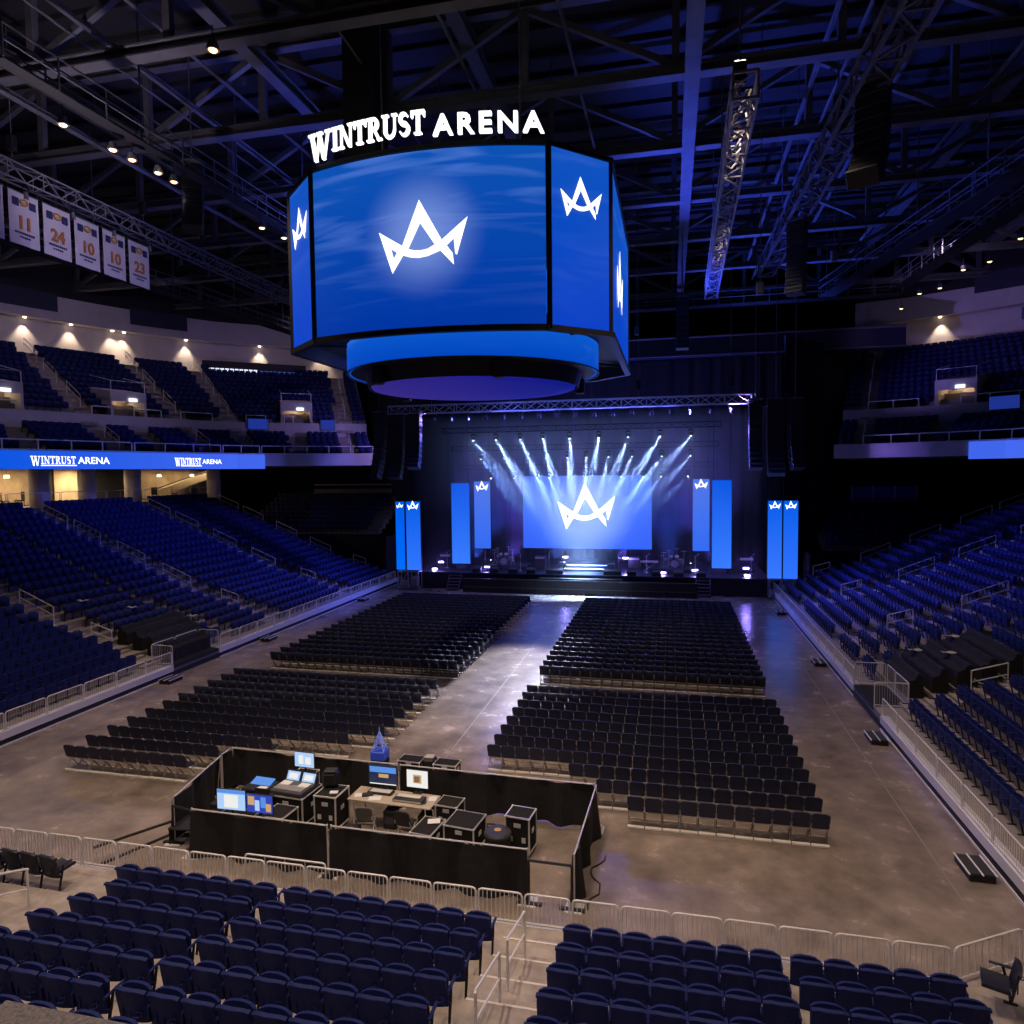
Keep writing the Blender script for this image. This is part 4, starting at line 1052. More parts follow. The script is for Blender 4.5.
# ------------------------------------------------------------------ upper deck furniture
def urail(path, s0, s1, o, z, h, lab, group, glass=True):
    pth = offset_path(path, o, 1)
    t = thing('glass_guard_rail', lab, 'railing', group=group)
    n = max(1, round((s1-s0)/1.9)); pts = [at_s(pth, s0+(s1-s0)*k/n)[0] for k in range(n+1)]
    for p in pts:
        b = MB(); b.bar((*p, z), (*p, z+h), .07); b.build('post', M_rail, t)
    b = MB(); b.tube([(*p, z+h) for p in pts], .035, 5); b.build('top_rail', M_rail, t)
    b = MB()
    for k in range(n):
        p, q = pts[k], pts[k+1]; b.bar((*p, z+h*.5), (*q, z+h*.5), .012, h*.8)
    b.build('glass_panel', M_glass, t)
def upper_furniture(side, path, stairs, voms):
    S = plen(path)
    cuts = [2.]+sorted(stairs)+[S]
    for k in range(len(cuts)-1):
        a, c = cuts[k]+.1, cuts[k+1]-.1
        if c-a > 1: urail(path, a, c, .12, ZF+.22, .62, 'low glass guard rail on the %s upper deck front, %s bay from the near end' % (side, nth(k+1 if side == 'left' else len(cuts)-1-k)), 'front rails of the upper decks')
    p2 = offset_path(path, UO2+.02, 1); S2 = plen(p2); sc_ = S2/S
    cuts = sorted([(2., 2.)]+[(nearest_s(p2, local(path, s, UO2)[0])-.8, nearest_s(p2, local(path, s, UO2)[0])+.8) for s in stairs]+[(nearest_s(p2, local(path, s, UO2)[0])-1.5, nearest_s(p2, local(path, s, UO2)[0])+1.5) for s in voms]+[(S2, S2)])
    for k in range(len(cuts)-1):
        a, c = cuts[k][1]+.1, cuts[k+1][0]-.1
        if c-a > .8: urail(path, a/sc_, c/sc_, UO2+.02, UZW+1.25, .62, 'glass rail on the %s upper parapet, %s bay from near end' % (side, nth(k+1 if side == 'left' else len(cuts)-1-k)), 'parapet rails of the upper decks')
    for j, s in enumerate(stairs):
        for q, (o, n) in enumerate(((UO2+1.0, 3), (UO2+4.6, 3), (UO2+7.8, 3), (2.0, 3))):
            p, d, nn = local(path, s, o); p = p+d*(.0)
            z = UZW+1.25+.49*((o-UO2)/.84) if o > UO2 else ZF+.38*((o-1.1)/.84)
            first_or_dup(hc, 'up' if q < 3 else 'up1', (lambda l, g: make_hand(l, g, 3, .49)) if q < 3 else (lambda l, g: make_hand(l, g, 3, .38)), (p.x, p.y, z), math.atan2(nn.y, nn.x), 'silver handrail on the %s upper deck, stair %s, %s' % (side, nth(j+1), ('lowest of the steep flight', 'middle of the steep flight', 'top of the steep flight', 'front tier')[q]), 'upper deck handrails')
    for j, s in enumerate(voms):
        p, d, n = local(path, s, UO2-.05)
        def P(a, o, z): q = p+d*a+n*o; return (q.x, q.y, z)
        z0, z1 = UZW-.0, UZW+2.35
        for sg in (-1, 1):
            b = MB(); b.prism([(0, z0), (3.4, z0+1.6), (3.4, z0+3.3), (0, z1+.1)], lambda u, v, dd, sg=sg: P(sg*(1.2+dd*.16), u, v), 0, 1)
            struct('wall_entry', b, M_pale)
        b = MB(); b.prism([(-1.36, z1), (1.36, z1), (1.36, z1+.75), (-1.36, z1+.75)], lambda u, v, dd: P(u, .0+dd*3.4, v+dd*.55), 0, 1); struct('trim_lintel', b, M_pale)
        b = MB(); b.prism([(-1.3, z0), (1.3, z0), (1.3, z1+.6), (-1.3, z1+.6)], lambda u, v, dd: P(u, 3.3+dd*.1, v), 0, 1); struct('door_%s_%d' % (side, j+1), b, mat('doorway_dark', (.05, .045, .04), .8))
        t = thing('exit_sign', 'lit exit sign over the %s entry of the %s upper deck' % (nth(j+1), side), 'sign', P(.3, -.06, z1+.16)); t.rotation_euler = (0, 0, math.atan2(d.y, d.x)+PI)
        b = MB(); b.bb(-.3, .3, -.03, .03, -.1, .12); b.build('housing', mat('exit_sign_face', (.7, .7, .7), .4, emit=(.75, .85, 1), estr=2.2), t)
        text_mesh('EXIT', .17, .004, mat('exit_red', (.4, .02, .02), .5), 'lettering', t, basis((0, .036, .01), (-1, 0, 0), (0, 0, 1), (0, 1, 0)))
        L = bpy.data.lights.new('entry_lamp', 'POINT'); L.energy = 55; L.color = (1, .72, .42); L.shadow_soft_size = .12
        o = bpy.data.objects.new('entry_lamp', L); COL.objects.link(o); o.location = P(0, 1.9, z1-.1)
        urail_pts = [(P(-1.2, 0, z1+.8), P(1.2, 0, z1+.8))]
        t = thing('entry_rail', 'silver rail above the %s entry of the %s upper deck' % (nth(j+1), side), 'railing')
        b = MB(); b.tube([P(-1.28, 3.2, z1+2.2), P(-1.28, .05, z1+1.55), P(1.28, .05, z1+1.55), P(1.28, 3.2, z1+2.2)], .03, 5); b.build('top_rail', M_rail, t)
        for a in (-1.28, 1.28):
            b = MB(); b.bar(P(a, .05, z1+.7), P(a, .05, z1+1.55), .05); b.build('post', M_rail, t)
upper_furniture('left', UL, US_L, UV_L)
upper_furniture('right', UR, US_R, UV_R)
for side, path, s0, ds, w_, lab in (('right', UR, UV_R[0], 2.6, 1.9, 'glowing blue screen panel beside the right upper deck entry'), ('left', UL, UV_L[2], -2.7, 1.7, 'glowing blue screen panel before the third left upper deck entry'), ('left', UL, UV_L[2], 2.4, 1.3, 'glowing blue screen panel after the third left upper deck entry')):
    p, d, n = local(path, s0+ds, UO2-.12); t = thing('video_screen', lab, 'screen')
    def P(a, o, z): q = p+d*a+n*o; return (q.x, q.y, z)
    b = MB(); b.prism([(-w_/2, UZW+.62), (w_/2, UZW+.62), (w_/2, UZW+1.6), (-w_/2, UZW+1.6)], lambda u, v, dd: P(u, -.1+dd*.08, v), 0, 1); b.build('casing', M_black, t)
    b = MB(); b.prism([(-w_/2+.04, UZW+.66), (w_/2-.04, UZW+.66), (w_/2-.04, UZW+1.56), (-w_/2+.04, UZW+1.56)], lambda u, v, dd: P(u, -.125+dd*.02, v), 0, 1); b.build('picture', mat('video_blue', (.01, .01, .03), .4, emit=(.02, .05, .42), estr=.6, spec=.1), t)  # the picture part is glass; its reflected blue is put in as glow
# dark cabinet boards with a white line of results, rear wall of the left deck
s = nearest_s(UL, (-34.3, 32.4))
p, d, n = local(UL, s, UOB-.6); t = thing('results_board', 'black results board with a glowing white line on the far left rear wall', 'board')
def P(a, o, z): q = p+d*a+n*o; return (q.x, q.y, z)
b = MB(); b.prism([(-5.2, UZT-.1), (4.6, UZT-.1), (4.6, UZT+1.25), (-5.2, UZT+1.25)], lambda u, v, dd: P(u, dd*.5, v), 0, 1); b.build('casing', M_black, t)
b = MB()
for k in range(11): b.prism([(-4.9+.44*k, UZT+.2), (-4.56+.44*k, UZT+.2), (-4.56+.44*k, UZT+.55), (-4.9+.44*k, UZT+.55)], lambda u, v, dd: P(u, -.03+dd*.02, v), 0, 1)
b.prism([(-4.9, UZT+.1), (0, UZT+.1), (0, UZT+.15), (-4.9, UZT+.15)], lambda u, v, dd: P(u, -.03+dd*.02, v), 0, 1)
b.build('lit_characters', mat('board_white', (.8, .8, .9), .4, emit=(.75, .8, 1), estr=1.2), t)
b = MB()
for k in range(10): b.prism([(.1+.44*k, UZT+.25), (.4+.44*k, UZT+.25), (.4+.44*k, UZT+.5), (.1+.44*k, UZT+.5)], lambda u, v, dd: P(u, -.03+dd*.02, v), 0, 1)
b.build('dim_characters', mat('board_blue', (.1, .1, .3), .4, emit=(.03, .06, .3), estr=1.), t)
# columns under the left deck and the lit lounge behind
colpos = [(-47.2, 21.7), (-47.2, 25.8), (-47.2, 30.4), (-47.2, 40.8), (-47.0, 13.5)]
for k, (x, y) in enumerate(colpos):
    b = MB(); b.cyl((x, y, ZC-.05), (x, y, ZF-.7), .62, 20)
    o = b.build('column', M_pale, smooth=True); o['kind'] = 'structure'
for y0, y1, k in ((14.5, 26.3, 1), (28.0, 31.0, 2), (36.5, 46.8, 3)):
    b = MB(); b.bb(-52.55, -52.5, y0, y1, ZC, 10.3); struct('wall_lounge', b, mat('lounge_wall', (.55, .42, .28), .8, var=.25, vscale=.9))
    L = bpy.data.lights.new('lounge_lamp', 'AREA'); L.shape = 'RECTANGLE'; L.size = .8; L.size_y = (y1-y0)*.8; L.energy = 320 if k < 3 else 140; L.color = (1, .74, .42)
    o = bpy.data.objects.new('lounge_lamp', L); COL.objects.link(o); o.location = (-50.9, (y0+y1)/2, 10.2)
rr = random.Random(5); lc = {}
def make_lounge_chair(lab, g):
    t = thing('lounge_chair', lab, 'chair', group=g)
    b = MB(); b.rbox((0, 0, .45), (.5, .5, .1), .03); b.build('seat', M_black, t); b = MB(); b.rbox((0, -.22, .8), (.5, .07, .6), .03); b.build('backrest', M_black, t)
    for x in (-.2, .2):
        for y in (-.2, .2):
            b = MB(); b.bar((x, y, 0), (x, y, .42), .03); b.build('leg', M_black, t)
    return t
for k in range(14):
    y = (16 + k*.95) if k < 9 else 37.2+1.6*(k-9)
    first_or_dup(lc, 'l', make_lounge_chair, (-50.9+(k % 3)*.9, y, ZC), rr.uniform(0, 6), 'dark lounge chair under the left deck, %s from near end' % nth(k+1), 'lounge chairs on the left concourse')
for k in range(8):
    y = 16.5+k*1.2 if k < 6 else 38.5+4*(k-6)
    t = first_or_dup(lc, 'p', lambda l, g: (lambda t: (MB().lathe([(0, .22), (.16, .2), (.2, 0), (0, 0)], n=12).build('lamp_shade', mat('lounge_lamp_shade', (.8, .6, .3), .5, emit=(1, .72, .4), estr=4), t), MB().bar((0, 0, .22), (0, 0, .75), .02).build('cord', M_black, t), t)[-1])(thing('pendant_lamp', l, 'lamp', group=g)), (-51.4+.5*(k % 2), y, 9.6), 0, 'glowing pendant lamp on the left concourse, %s from near end' % nth(k+1), 'pendant lamps on the left concourse')
t = thing('escalator', 'pale sloping escalator flank seen through the far concourse opening', 'escalator')
b = MB(); b.prism([(38.2, ZC+.2), (46.5, ZC+2.0), (46.5, ZC+2.7), (38.2, ZC+.8)], lambda u, v, dd: (-51.8+dd*.5, u, v), 0, 1); b.build('flank', mat('cream_panel', (.62, .50, .34), .6), t)
b = MB(); b.tube([(-51.3, 38.2, ZC+1.0), (-51.3, 46.5, ZC+2.9)], .06, 6); b.build('handrail', M_black, t)
for side, x, s in (('left', LX, -1), ('right', RX, 1)):
    for k in range(9):
        y0 = 2+k*4.1
        put_rail((x+s*(D0+.84*NR+.1), y0), (x+s*(D0+.84*NR+.1), y0+4.0), ZC, 1.05, 'dark-barred rail along the %s concourse edge, %s from near end' % (side, nth(k+1)), 'concourse edge rails', 2)
# glass rail and bright ledge of the far right end block
t = thing('ledge_rail', 'blue-lit glass rail on the ledge above the far right end block', 'railing', (0, 0, 0))
b = MB(); b.bb(8.4, 17.2, 48.9, 49.1, 6.45, 6.75); b.build('ledge', M_pale, t)
for k in range(6):
    b = MB(); b.bar((8.4+1.76*k, 48.95, 6.75), (8.4+1.76*k, 48.95, 8.1), .07); b.build('post', M_rail, t)
b = MB(); b.bb(8.4, 17.2, 48.94, 48.96, 6.9, 8.0); b.build('glass_panel', mat('blue_glass', (.05, .08, .4), .2, spec=.8), t)
t = thing('ledge_rail', 'pale ledge rail above the far left end block', 'railing')
b = MB(); b.bb(-41, -31.4, 49.0, 49.3, 7.6, 8.1); b.build('ledge', M_conc, t)
b = MB(); b.tube([(-41, 49.1, 8.55), (-31.4, 49.1, 8.55)], .05, 5); b.build('top_rail', M_rail, t)

# ------------------------------------------------------------------ stage
b = MB(); b.bb(-24.6, 3.4, 36.2, 47, 0, 1.38)
st = thing('stage', 'wide black stage with a step at its centre, below the LED wall', 'stage')
b.build('deck', mat('stage_black', (.018, .018, .022), .32, rvar=.08), st)
b = MB(); b.bb(-14.2, -7.6, 35.6, 36.2, 0, 1.15); b.build('thrust_step', M_black, st)
b = MB(); b.bb(-24.6, 3.4, 36.17, 36.2, 1.3, 1.4); b.build('edge_strip', mat('stage_edge', (.05, .05, .06), .4), st)
t = thing('centre_riser', 'low riser with pale treads at the middle of the stage', 'riser', (-10.75, 38.6, 1.38))
for k, (w, y, h) in enumerate(((3.6, 0, .18), (3.4, .55, .40))):
    b = MB(); b.bb(-w/2, w/2, y-.35, y+1.2, 0, h); b.build('step', M_black, t)
    b = MB(); b.bb(-w/2, w/2, y-.34, y+.15, h, h+.02); b.build('tread', mat('pale_tread', (.55, .55, .6), .4), t)
for x in (-2.05, 2.05):
    b = MB(); b.rbox((x, .7, .3), (.5, .8, .6), .03); b.build('speaker_block', M_black, t)
cb = {}
def make_barrier(lab, g):
    t = thing('crowd_barrier', lab, 'barrier', group=g)
    b = MB(); b.bb(-.6, .6, -.02, .02, .05, 1.1); b.build('panel', mat('barrier_face', (.022, .021, .021), .7), t)
    b = MB(); b.bb(-.61, .61, -.05, .05, 1.08, 1.14); b.bb(-.61, .61, -.06, -.02, .42, .47); b.build('rail', mat('barrier_rail', (.12, .11, .11), .45, .4), t)
    b = MB(); b.bb(-.6, .6, -.1, .9, .01, .05); b.build('foot_plate', M_black, t); return t
for k in range(15):
    first_or_dup(cb, 'b', make_barrier, (-20.3+.62+1.225*k, 34.85, 0), 0, 'black crowd barrier panel before the stage, %s from left end' % nth(k+1), 'crowd barriers before the stage')
t = thing('stage_stairs', 'dark access stair at the right end of the crowd barrier', 'stairs', (-1.5, 35.3, 0))
for k in range(5):
    b = MB(); b.bb(-.5, .5, .18*k, .18*k+.3, .24*k+.16, .24*k+.22); b.build('tread', M_steel, t)
for x in (-.52, .52):
    b = MB(); b.bar((x, 0, .1), (x, 1.0, 1.35), .05); b.tube([(x, 0, .1), (x, 0, 1.1), (x, 1.0, 2.3)], .02, 5); b.build('stringer', M_steel, t)
t = thing('stage_stairs', 'dark access stair at the left end of the crowd barrier', 'stairs', (-21.3, 35.3, 0))
for k in range(5):
    b = MB(); b.bb(-.5, .5, .18*k, .18*k+.3, .24*k+.16, .24*k+.22); b.build('tread', M_steel, t)
for x in (-.52, .52):
    b = MB(); b.bar((x, 0, .1), (x, 1.0, 1.35), .05); b.build('stringer', M_steel, t)
# LED walls
def led_wall(x0, x1, y, z0, z1, lab, c0, c1, cw=0, cz=0, logo=None, rz=0., strength=1.):
    t = thing('led_wall' if x1-x0 > 5 else 'led_column', lab, 'screen', ((x0+x1)/2, y, 0), rz); w = x1-x0
    b = MB(); b.bb(-w/2-.04, w/2+.04, .02, .16, z0-.04, z1+.04); b.build('casing', M_black, t)
    b = MB(); b.bb(-w/2, w/2, -.02, .02, z0, z1); s = b.build('screen', led('led_'+str(len(bpy.data.materials)), c0, c1, strength, 'Z', z0, z1, logo=logo), t)
    if cw: crown(s, M_white, lambda u, v, d: (u, -.03-d, cz+v), cw)
    b = MB(); b.tube([(-w/2+.1, .1, z1), (-w/2+.1, .1, 16)], .02, 4); b.tube([(w/2-.1, .1, z1), (w/2-.1, .1, 16)], .02, 4)
    if z0 > 1.7: b.build('hanging_cable', M_black, t)
    return t
led_wall(-16.75, -5.48, 42, 2.87, 9.28, 'big blue LED wall with a glowing white crown at the back of the stage', (.03, .12, .88), (.06, .16, .85), 5.05, 6.6, ((-.0, 0, 6.4), 4.6, .75), strength=1.1)
c0, c1 = (.035, .20, 1.0), (.0, .10, .80)
led_wall(-22.13, -20.55, 38, 1.9, 8.76, 'tall plain blue LED column left of the stage', c0, c1)
led_wall(-.74, .72, 38, 1.9, 8.83, 'tall plain blue LED column right of the stage', c0, c1)
led_wall(-20.69, -19.24, 40, 3.0, 8.86, 'shorter blue LED column with crown on its top, left of the big wall', (.03, .15, .9), (.08, .19, .85), 1.15, 8.45)
led_wall(-2.15, -.83, 40, 3.02, 8.9, 'shorter blue LED column with crown on its top, right of the big wall', (.03, .15, .9), (.08, .19, .85), 1.05, 8.5)
led_wall(-26.2, -25.45, 35.5, 1.62, 7.3, 'narrow outermost blue LED column with crown, far left of the stage', (.0, .15, .95), (.0, .10, .8), .6, 6.98)
led_wall(-25.28, -24.06, 35.5, 1.62, 7.3, 'blue LED column with crown beside the narrow one, far left', (.03, .18, 1.), (.0, .11, .8), 1.0, 6.98)
led_wall(3.08, 4.06, 35.5, 1.55, 7.3, 'inner of the paired blue LED columns with crowns, far right', (.04, .19, 1.), (.0, .11, .82), .8, 6.98)
led_wall(4.17, 5.17, 35.5, 1.55, 7.3, 'outermost blue LED column with crown, far right', (.03, .17, 1.), (.0, .11, .82), .8, 6.98)
def make_cart(lab, g):
    t = thing('tower_cart', lab, 'cart', group=g)
    b = MB()
    for x in (-.9, 0, .9):
        for y in (-.4, .4): b.bar((x, y, .12), (x, y, 1.5), .05)
    for z in (.14, 1.48):
        for y in (-.4, .4): b.bar((-.9, y, z), (.9, y, z), .05)
        for x in (-.9, .9): b.bar((x, -.4, z), (x, .4, z), .05)
    for x in (-.9, 0): b.bar((x, -.4, .14), (x+.9, -.4, 1.48), .035)
    b.build('frame', M_alu, t)
    b = MB(); b.rbox((.45, 0, .65), (.6, .6, .8), .05); b.rbox((-.45, 0, .45), (.7, .6, .5), .05); b.build('motor_case', mat('pale_case', (.35, .34, .38), .5), t)
    for x in (-.8, .8):
        for y in (-.35, .35):
            b = MB(); b.cyl((x, y-.03, .06), (x, y+.03, .06), .06, 8); b.build('caster', M_rub, t)
    return t
kc = {}
first_or_dup(kc, 'k', make_cart, (-25.15, 35.75, 0), 0, 'silver framed cart under the far left LED columns', 'carts under the LED columns')
first_or_dup(kc, 'k', make_cart, (4.12, 35.75, 0), 0, 'silver framed cart under the far right LED columns', 'carts under the LED columns')
# black masking curtains behind and beside the stage
def curtain(x0, y0, x1, y1, z0, z1, lab, amp=.12):
    b = MB(); p, q = Vector((x0, y0)), Vector((x1, y1)); L = (q-p).length; d = (q-p)/L; n = Vector((-d.y, d.x))
    b.sheet(lambda u, v: ((*(p+d*u*L+n*amp*(math.sin(u*L*4)+.5*math.sin(u*L*7.3))), z0+(z1-z0)*v), (n.x, n.y, 0)), int(L*4), 1, .03)
    return tag(b.build('stage_curtain', mat('navy_black_velour', (.020, .020, .026), .95)), lab, 'curtain')
curtain(-30.5, 46, 7.2, 46, 0, 19.5, 'huge black curtain behind the stage')
curtain(-34, 50.5, -25.5, 44, 0, 20.5, 'black masking curtain left of the stage')
curtain(4.9, 40.5, 14.5, 52.5, 3, 20.2, 'black masking curtain right of the stage')
curtain(14.5, 52.5, 18, 56, 8, 20.2, 'black masking curtain beyond the right upper deck')
t = thing('curtain_track', 'long dark track carrying the masking curtains above the stage', 'track')
b = MB(); b.bb(-30, 15, 45.2, 46.6, 19.6, 21.3); b.build('box', mat('track_navy', (.02, .022, .05), .6), t)
b = MB(); b.tube([(-30, 45.1, 21.3), (15, 45.1, 21.3)], .1, 6); b.tube([(-30, 45.1, 19.7), (15, 45.1, 19.7)], .08, 6); b.build('pipe', M_steel, t)

# drum kits and backline
def make_kit(lab, g):
    t = thing('drum_kit', lab, 'drums', group=g); shell = mat('drum_shell', (.30, .28, .32), .3, .3); head = mat('drum_head', (.6, .58, .6), .5); brass = mat('brass', (.6, .48, .25), .35, .8)
    def drum(p, q, r, nm='drum'):
        b = MB(); b.cyl(p, q, r, 18, 0); o = b.build(nm, shell, t)
        b = MB(); d = (Vector(q)-Vector(p)).normalized(); b.cyl(Vector(q)+d*.003, Vector(q)+d*.012, r*.95, 18); b.build('drum_head', head, o)
    drum((0, .25, .30), (0, -.22, .30), .29, 'bass_drum')
    drum((-.27, .1, .72), (-.27, -.02, .92), .16, 'tom'); drum((.2, .1, .72), (.2, -.02, .92), .17, 'tom')
    drum((.62, .35, .25), (.62, .33, .62), .22, 'floor_tom'); drum((-.6, .4, .55), (-.6, .38, .7), .18, 'snare_drum')
    for x, y, z, r in ((-.85, .1, 1.25, .24), (.75, -.05, 1.35, .26), (-.5, -.2, 1.45, .2), (.3, .5, 1.5, .22), (-.95, .45, .95, .18)):
        b = MB(); b.lathe([(0, .02), (.04, .015), (r, -.02), (r, -.025), (0, 0)], (x, y, z), 18); o = b.build('cymbal', brass, t)
        b = MB(); b.tube([(x, y, z), (x, y, .45)], .015, 5)
        for a in (0, 2.1, 4.2): b.tube([(x, y, .45), (x+.25*math.cos(a), y+.25*math.sin(a), .01)], .012, 4)
        b.build('cymbal_stand', M_alu, o)
    b = MB(); b.lathe([(0, .5), (.18, .5), (.18, .42), (.03, .4), (.03, 0)], (0, .85, 0), 12); b.build('stool', M_black, t)
    return t
def riser(x, y, w, lab):
    b = MB(); b.bb(-w/2, w/2, -.9, 1.3, 0, .32); tag(b.build('drum_riser', M_black, None, (x, y, 1.38)), lab, 'riser')
riser(-17.6, 39.3, 3.6, 'low black riser under the left drum kit'); riser(-3.9, 39.3, 3.2, 'low black riser under the right drum kit')
dc = {}
first_or_dup(dc, 'd', make_kit, (-17.9, 39.3, 1.70), 0, 'drum kit on the left riser, below the shorter LED column', 'drum kits')
first_or_dup(dc, 'd', make_kit, (-3.6, 39.4, 1.70), .2, 'drum kit on the right riser, below the LED wall corner', 'drum kits')
def make_mic(lab, g):
    t = thing('microphone_stand', lab, 'stand', group=g)
    b = MB(); b.tube([(0, 0, 0), (0, 0, 1.35)], .018, 5); b.lathe([(.16, 0), (.16, .03), (0, .04)], n=12); b.build('pole', M_alu, t)
    b = MB(); b.tube([(0, .1, 1.3), (0, -.25, 1.55)], .014, 5); b.lathe([(0, -.04), (.035, 0), (0, .05)], (0, -.27, 1.56), 8); b.build('boom', M_alu, t); return t
for k, (x, y, lab) in enumerate(((-16.2, 38.1, 'beside the left drum kit'), (-19.3, 38.3, 'at the far left of the kit'), (-13.9, 38.9, 'left of the centre riser'), (-8.1, 39.1, 'right of the centre riser'), (-5.8, 38.3, 'beside the keyboard'), (-2.0, 38.4, 'right of the right drum kit'), (-22.9, 38.9, 'on the left wing'), (2.3, 38.9, 'on the right wing'))):
    first_or_dup(dc, 'm', make_mic, (x, y, 1.38), .3*k, 'thin microphone stand '+lab, 'microphone stands')
t = thing('keyboard', 'white keyboard on a stand right of the stage centre', 'keyboard', (-5.6, 38.9, 1.38))
b = MB(); b.rbox((0, 0, .82), (1.4, .4, .12), .02); b.build('body', mat('pale_case', (.35, .34, .38), .5), t); b = MB(); b.bb(-.66, .66, -.19, .02, .88, .9); b.build('keys', mat('paper', (.75, .73, .7), .8), t)
for s in (-1, 1):
    b = MB(); b.bar((s*.5, -.15, 0), (-s*.5, -.1, .78), .04); b.build('leg', M_alu, t)
def make_wedge(lab, g):
    t = thing('floor_monitor', lab, 'speaker', group=g)
    b = MB(); b.prism([(-.25, 0), (.3, 0), (.3, .22), (.02, .46), (-.25, .30)], lambda u, v, d: (-.36+.72*d, u, v), 0, 1); b.build('cabinet', M_black, t)
    b = MB(); b.box((0, .17, .345), (.62, .34, .02), M=R3('X', -.71)); b.build('grille', mat('grille', (.05, .05, .055), .7), t); return t
for k, x in enumerate((-19.6, -18.1, -16.5, -15.0, -13.4, -12.75, -8.75, -8.1, -6.9, -5.0, -3.3, -1.6)):
    first_or_dup(dc, 'w', make_wedge, (x, 36.75, 1.38), 0, 'black wedge monitor on the stage edge, %s from left' % nth(k+1), 'wedge monitors along the stage edge')
for k, (x, y, w, h, lab) in enumerate(((-23.2, 39.5, 1.1, 1.2, 'stack of gear on the left wing'), (-21.6, 38.9, .8, .8, 'amplifier left of the tall left column'), (2.0, 39.6, 1.2, 1.3, 'stack of gear on the right wing'), (-.1, 39.0, 1.2, .55, 'low gear box below the right tall column'), (-14.9, 40.3, 1.0, 1.0, 'amplifier behind the left centre'), (-6.9, 40.5, 1.0, 1.0, 'amplifier behind the right centre'))):
    t = thing('amplifier', 'dark '+lab, 'amplifier', (x, y, 1.38))
    b = MB(); b.rbox((0, 0, h/2), (w, .5, h), .03); b.build('cabinet', mat('gear_grey', (.05, .05, .06), .5), t)
    b = MB(); b.bb(-w*.42, w*.42, -.262, -.25, h*.08, h*.72); b.build('grille', mat('grille', (.05, .05, .055), .7), t)
    b = MB(); b.bb(-w*.42, w*.42, -.262, -.25, h*.78, h*.93); b.build('control_strip', M_alu, t)
# ------------------------------------------------------------------ trusses
def truss_mb(p, q, w, h, bay, r=.035, r2=.022):
    """box truss from p to q; returns (chords, webs)"""
    p, q = Vector(p), Vector(q); L = (q-p).length; d = (q-p)/L; up = Vector((0, 0, 1)); sx = d.cross(up).normalized(); up = sx.cross(d)
    cs = [sx*w/2*a+up*h/2*c for a, c in ((-1, -1), (1, -1), (1, 1), (-1, 1))]
    A = MB(); B = MB()
    for c in cs: A.bar(p+c, q+c, r*2)
    n = max(1, round(L/bay))
    for k in range(n):
        t0, t1 = p+d*L*k/n, p+d*L*(k+1)/n
        for i in range(4):
            a, c = cs[i], cs[(i+1) % 4]
            if (k+i) % 2: a, c = c, a
            B.bar(t0+a, t1+c, r2*2)
            if k % 2 == 0: B.bar(t0+cs[i], t0+cs[(i+1) % 4], r2*2)
    for i in range(4): A.bar(q+cs[i], q+cs[(i+1) % 4], r*2); A.bar(p+cs[i], p+cs[(i+1) % 4], r*2)
    return A, B
def truss(p, q, w, h, bay, lab, m=M_alu, cables=None, r=.035):
    t = thing('lighting_truss', lab, 'truss'); A, B = truss_mb(p, q, w, h, bay, r, r*.65); A.build('chords', m, t); B.build('web', m, t)
    for c in cables or []:
        b = MB(); b.tube([c, (c[0], c[1], 30)], .03, 4); b.build('hoist_cable', M_steel, t)
        b = MB(); b.rbox((c[0], c[1], c[2]+.9), (.42, .3, .7), .06); b.build('hoist_motor', M_black, t)
    return t
truss((-25.5, 33, 14.58), (1.6, 33, 14.58), .6, .62, .9, 'long grey box truss hanging across the front of the stage', M_alu, [(-22, 33, 14.9), (-15.5, 33, 14.9), (-6.2, 33, 14.9), (.2, 33, 14.9)])
for k, (y, z) in enumerate(((36.5, 13.1), (39, 11.7), (41.2, 10.1))):
    truss((-22.3, y, z), (-.2, y, z), .4, .4, .8, '%s of the dark lighting trusses over the stage, front to back' % nth(k+1), mat('black_truss', (.05, .05, .06), .45, .4), None, .025)
M_ltr = mat('aluminium_truss', (.26, .25, .29), .5, .3)
truss((-33, 2, 23.4), (-33, 33, 23.4), .6, .75, .9, 'long silver box truss above the hanging jersey banners', M_ltr, [(-33, 8, 23.8), (-33, 16, 23.8), (-33, 24, 23.8), (-33, 31, 23.8)])
truss((-1.85, 3.2, 20.6), (-1.5, 27, 20.6), .7, .75, .9, 'silver cable-laden truss receding toward the stage, right of the scoreboard', M_ltr, [(-1.85, 5, 21), (-1.7, 15, 21), (-1.5, 25, 21)])
rr = random.Random(11)
b = MB()
for k in range(26):
    y = 3.6+.9*k; a = rr.uniform(0, 6); x = -1.85+.35*(y-3.2)/24
    b.tube([(x+.25*math.cos(a+i*.9), y+.16*i+rr.uniform(-.05, .05), 20.75+.3*math.sin(a+i*1.1)) for i in range(7)], .04, 5)
tag(b.build('cable_loom', mat('pale_cable', (.35, .34, .38), .6)), 'tangled pale cable loom lying along the receding truss', 'cable')
truss((2.7, 1, 22.6), (2.1, 30, 22.6), .9, .9, 1.2, 'long grey truss receding on the right, carrying speaker hangs', M_steel, [(2.5, 12, 23), (2.2, 24, 23)], .06)
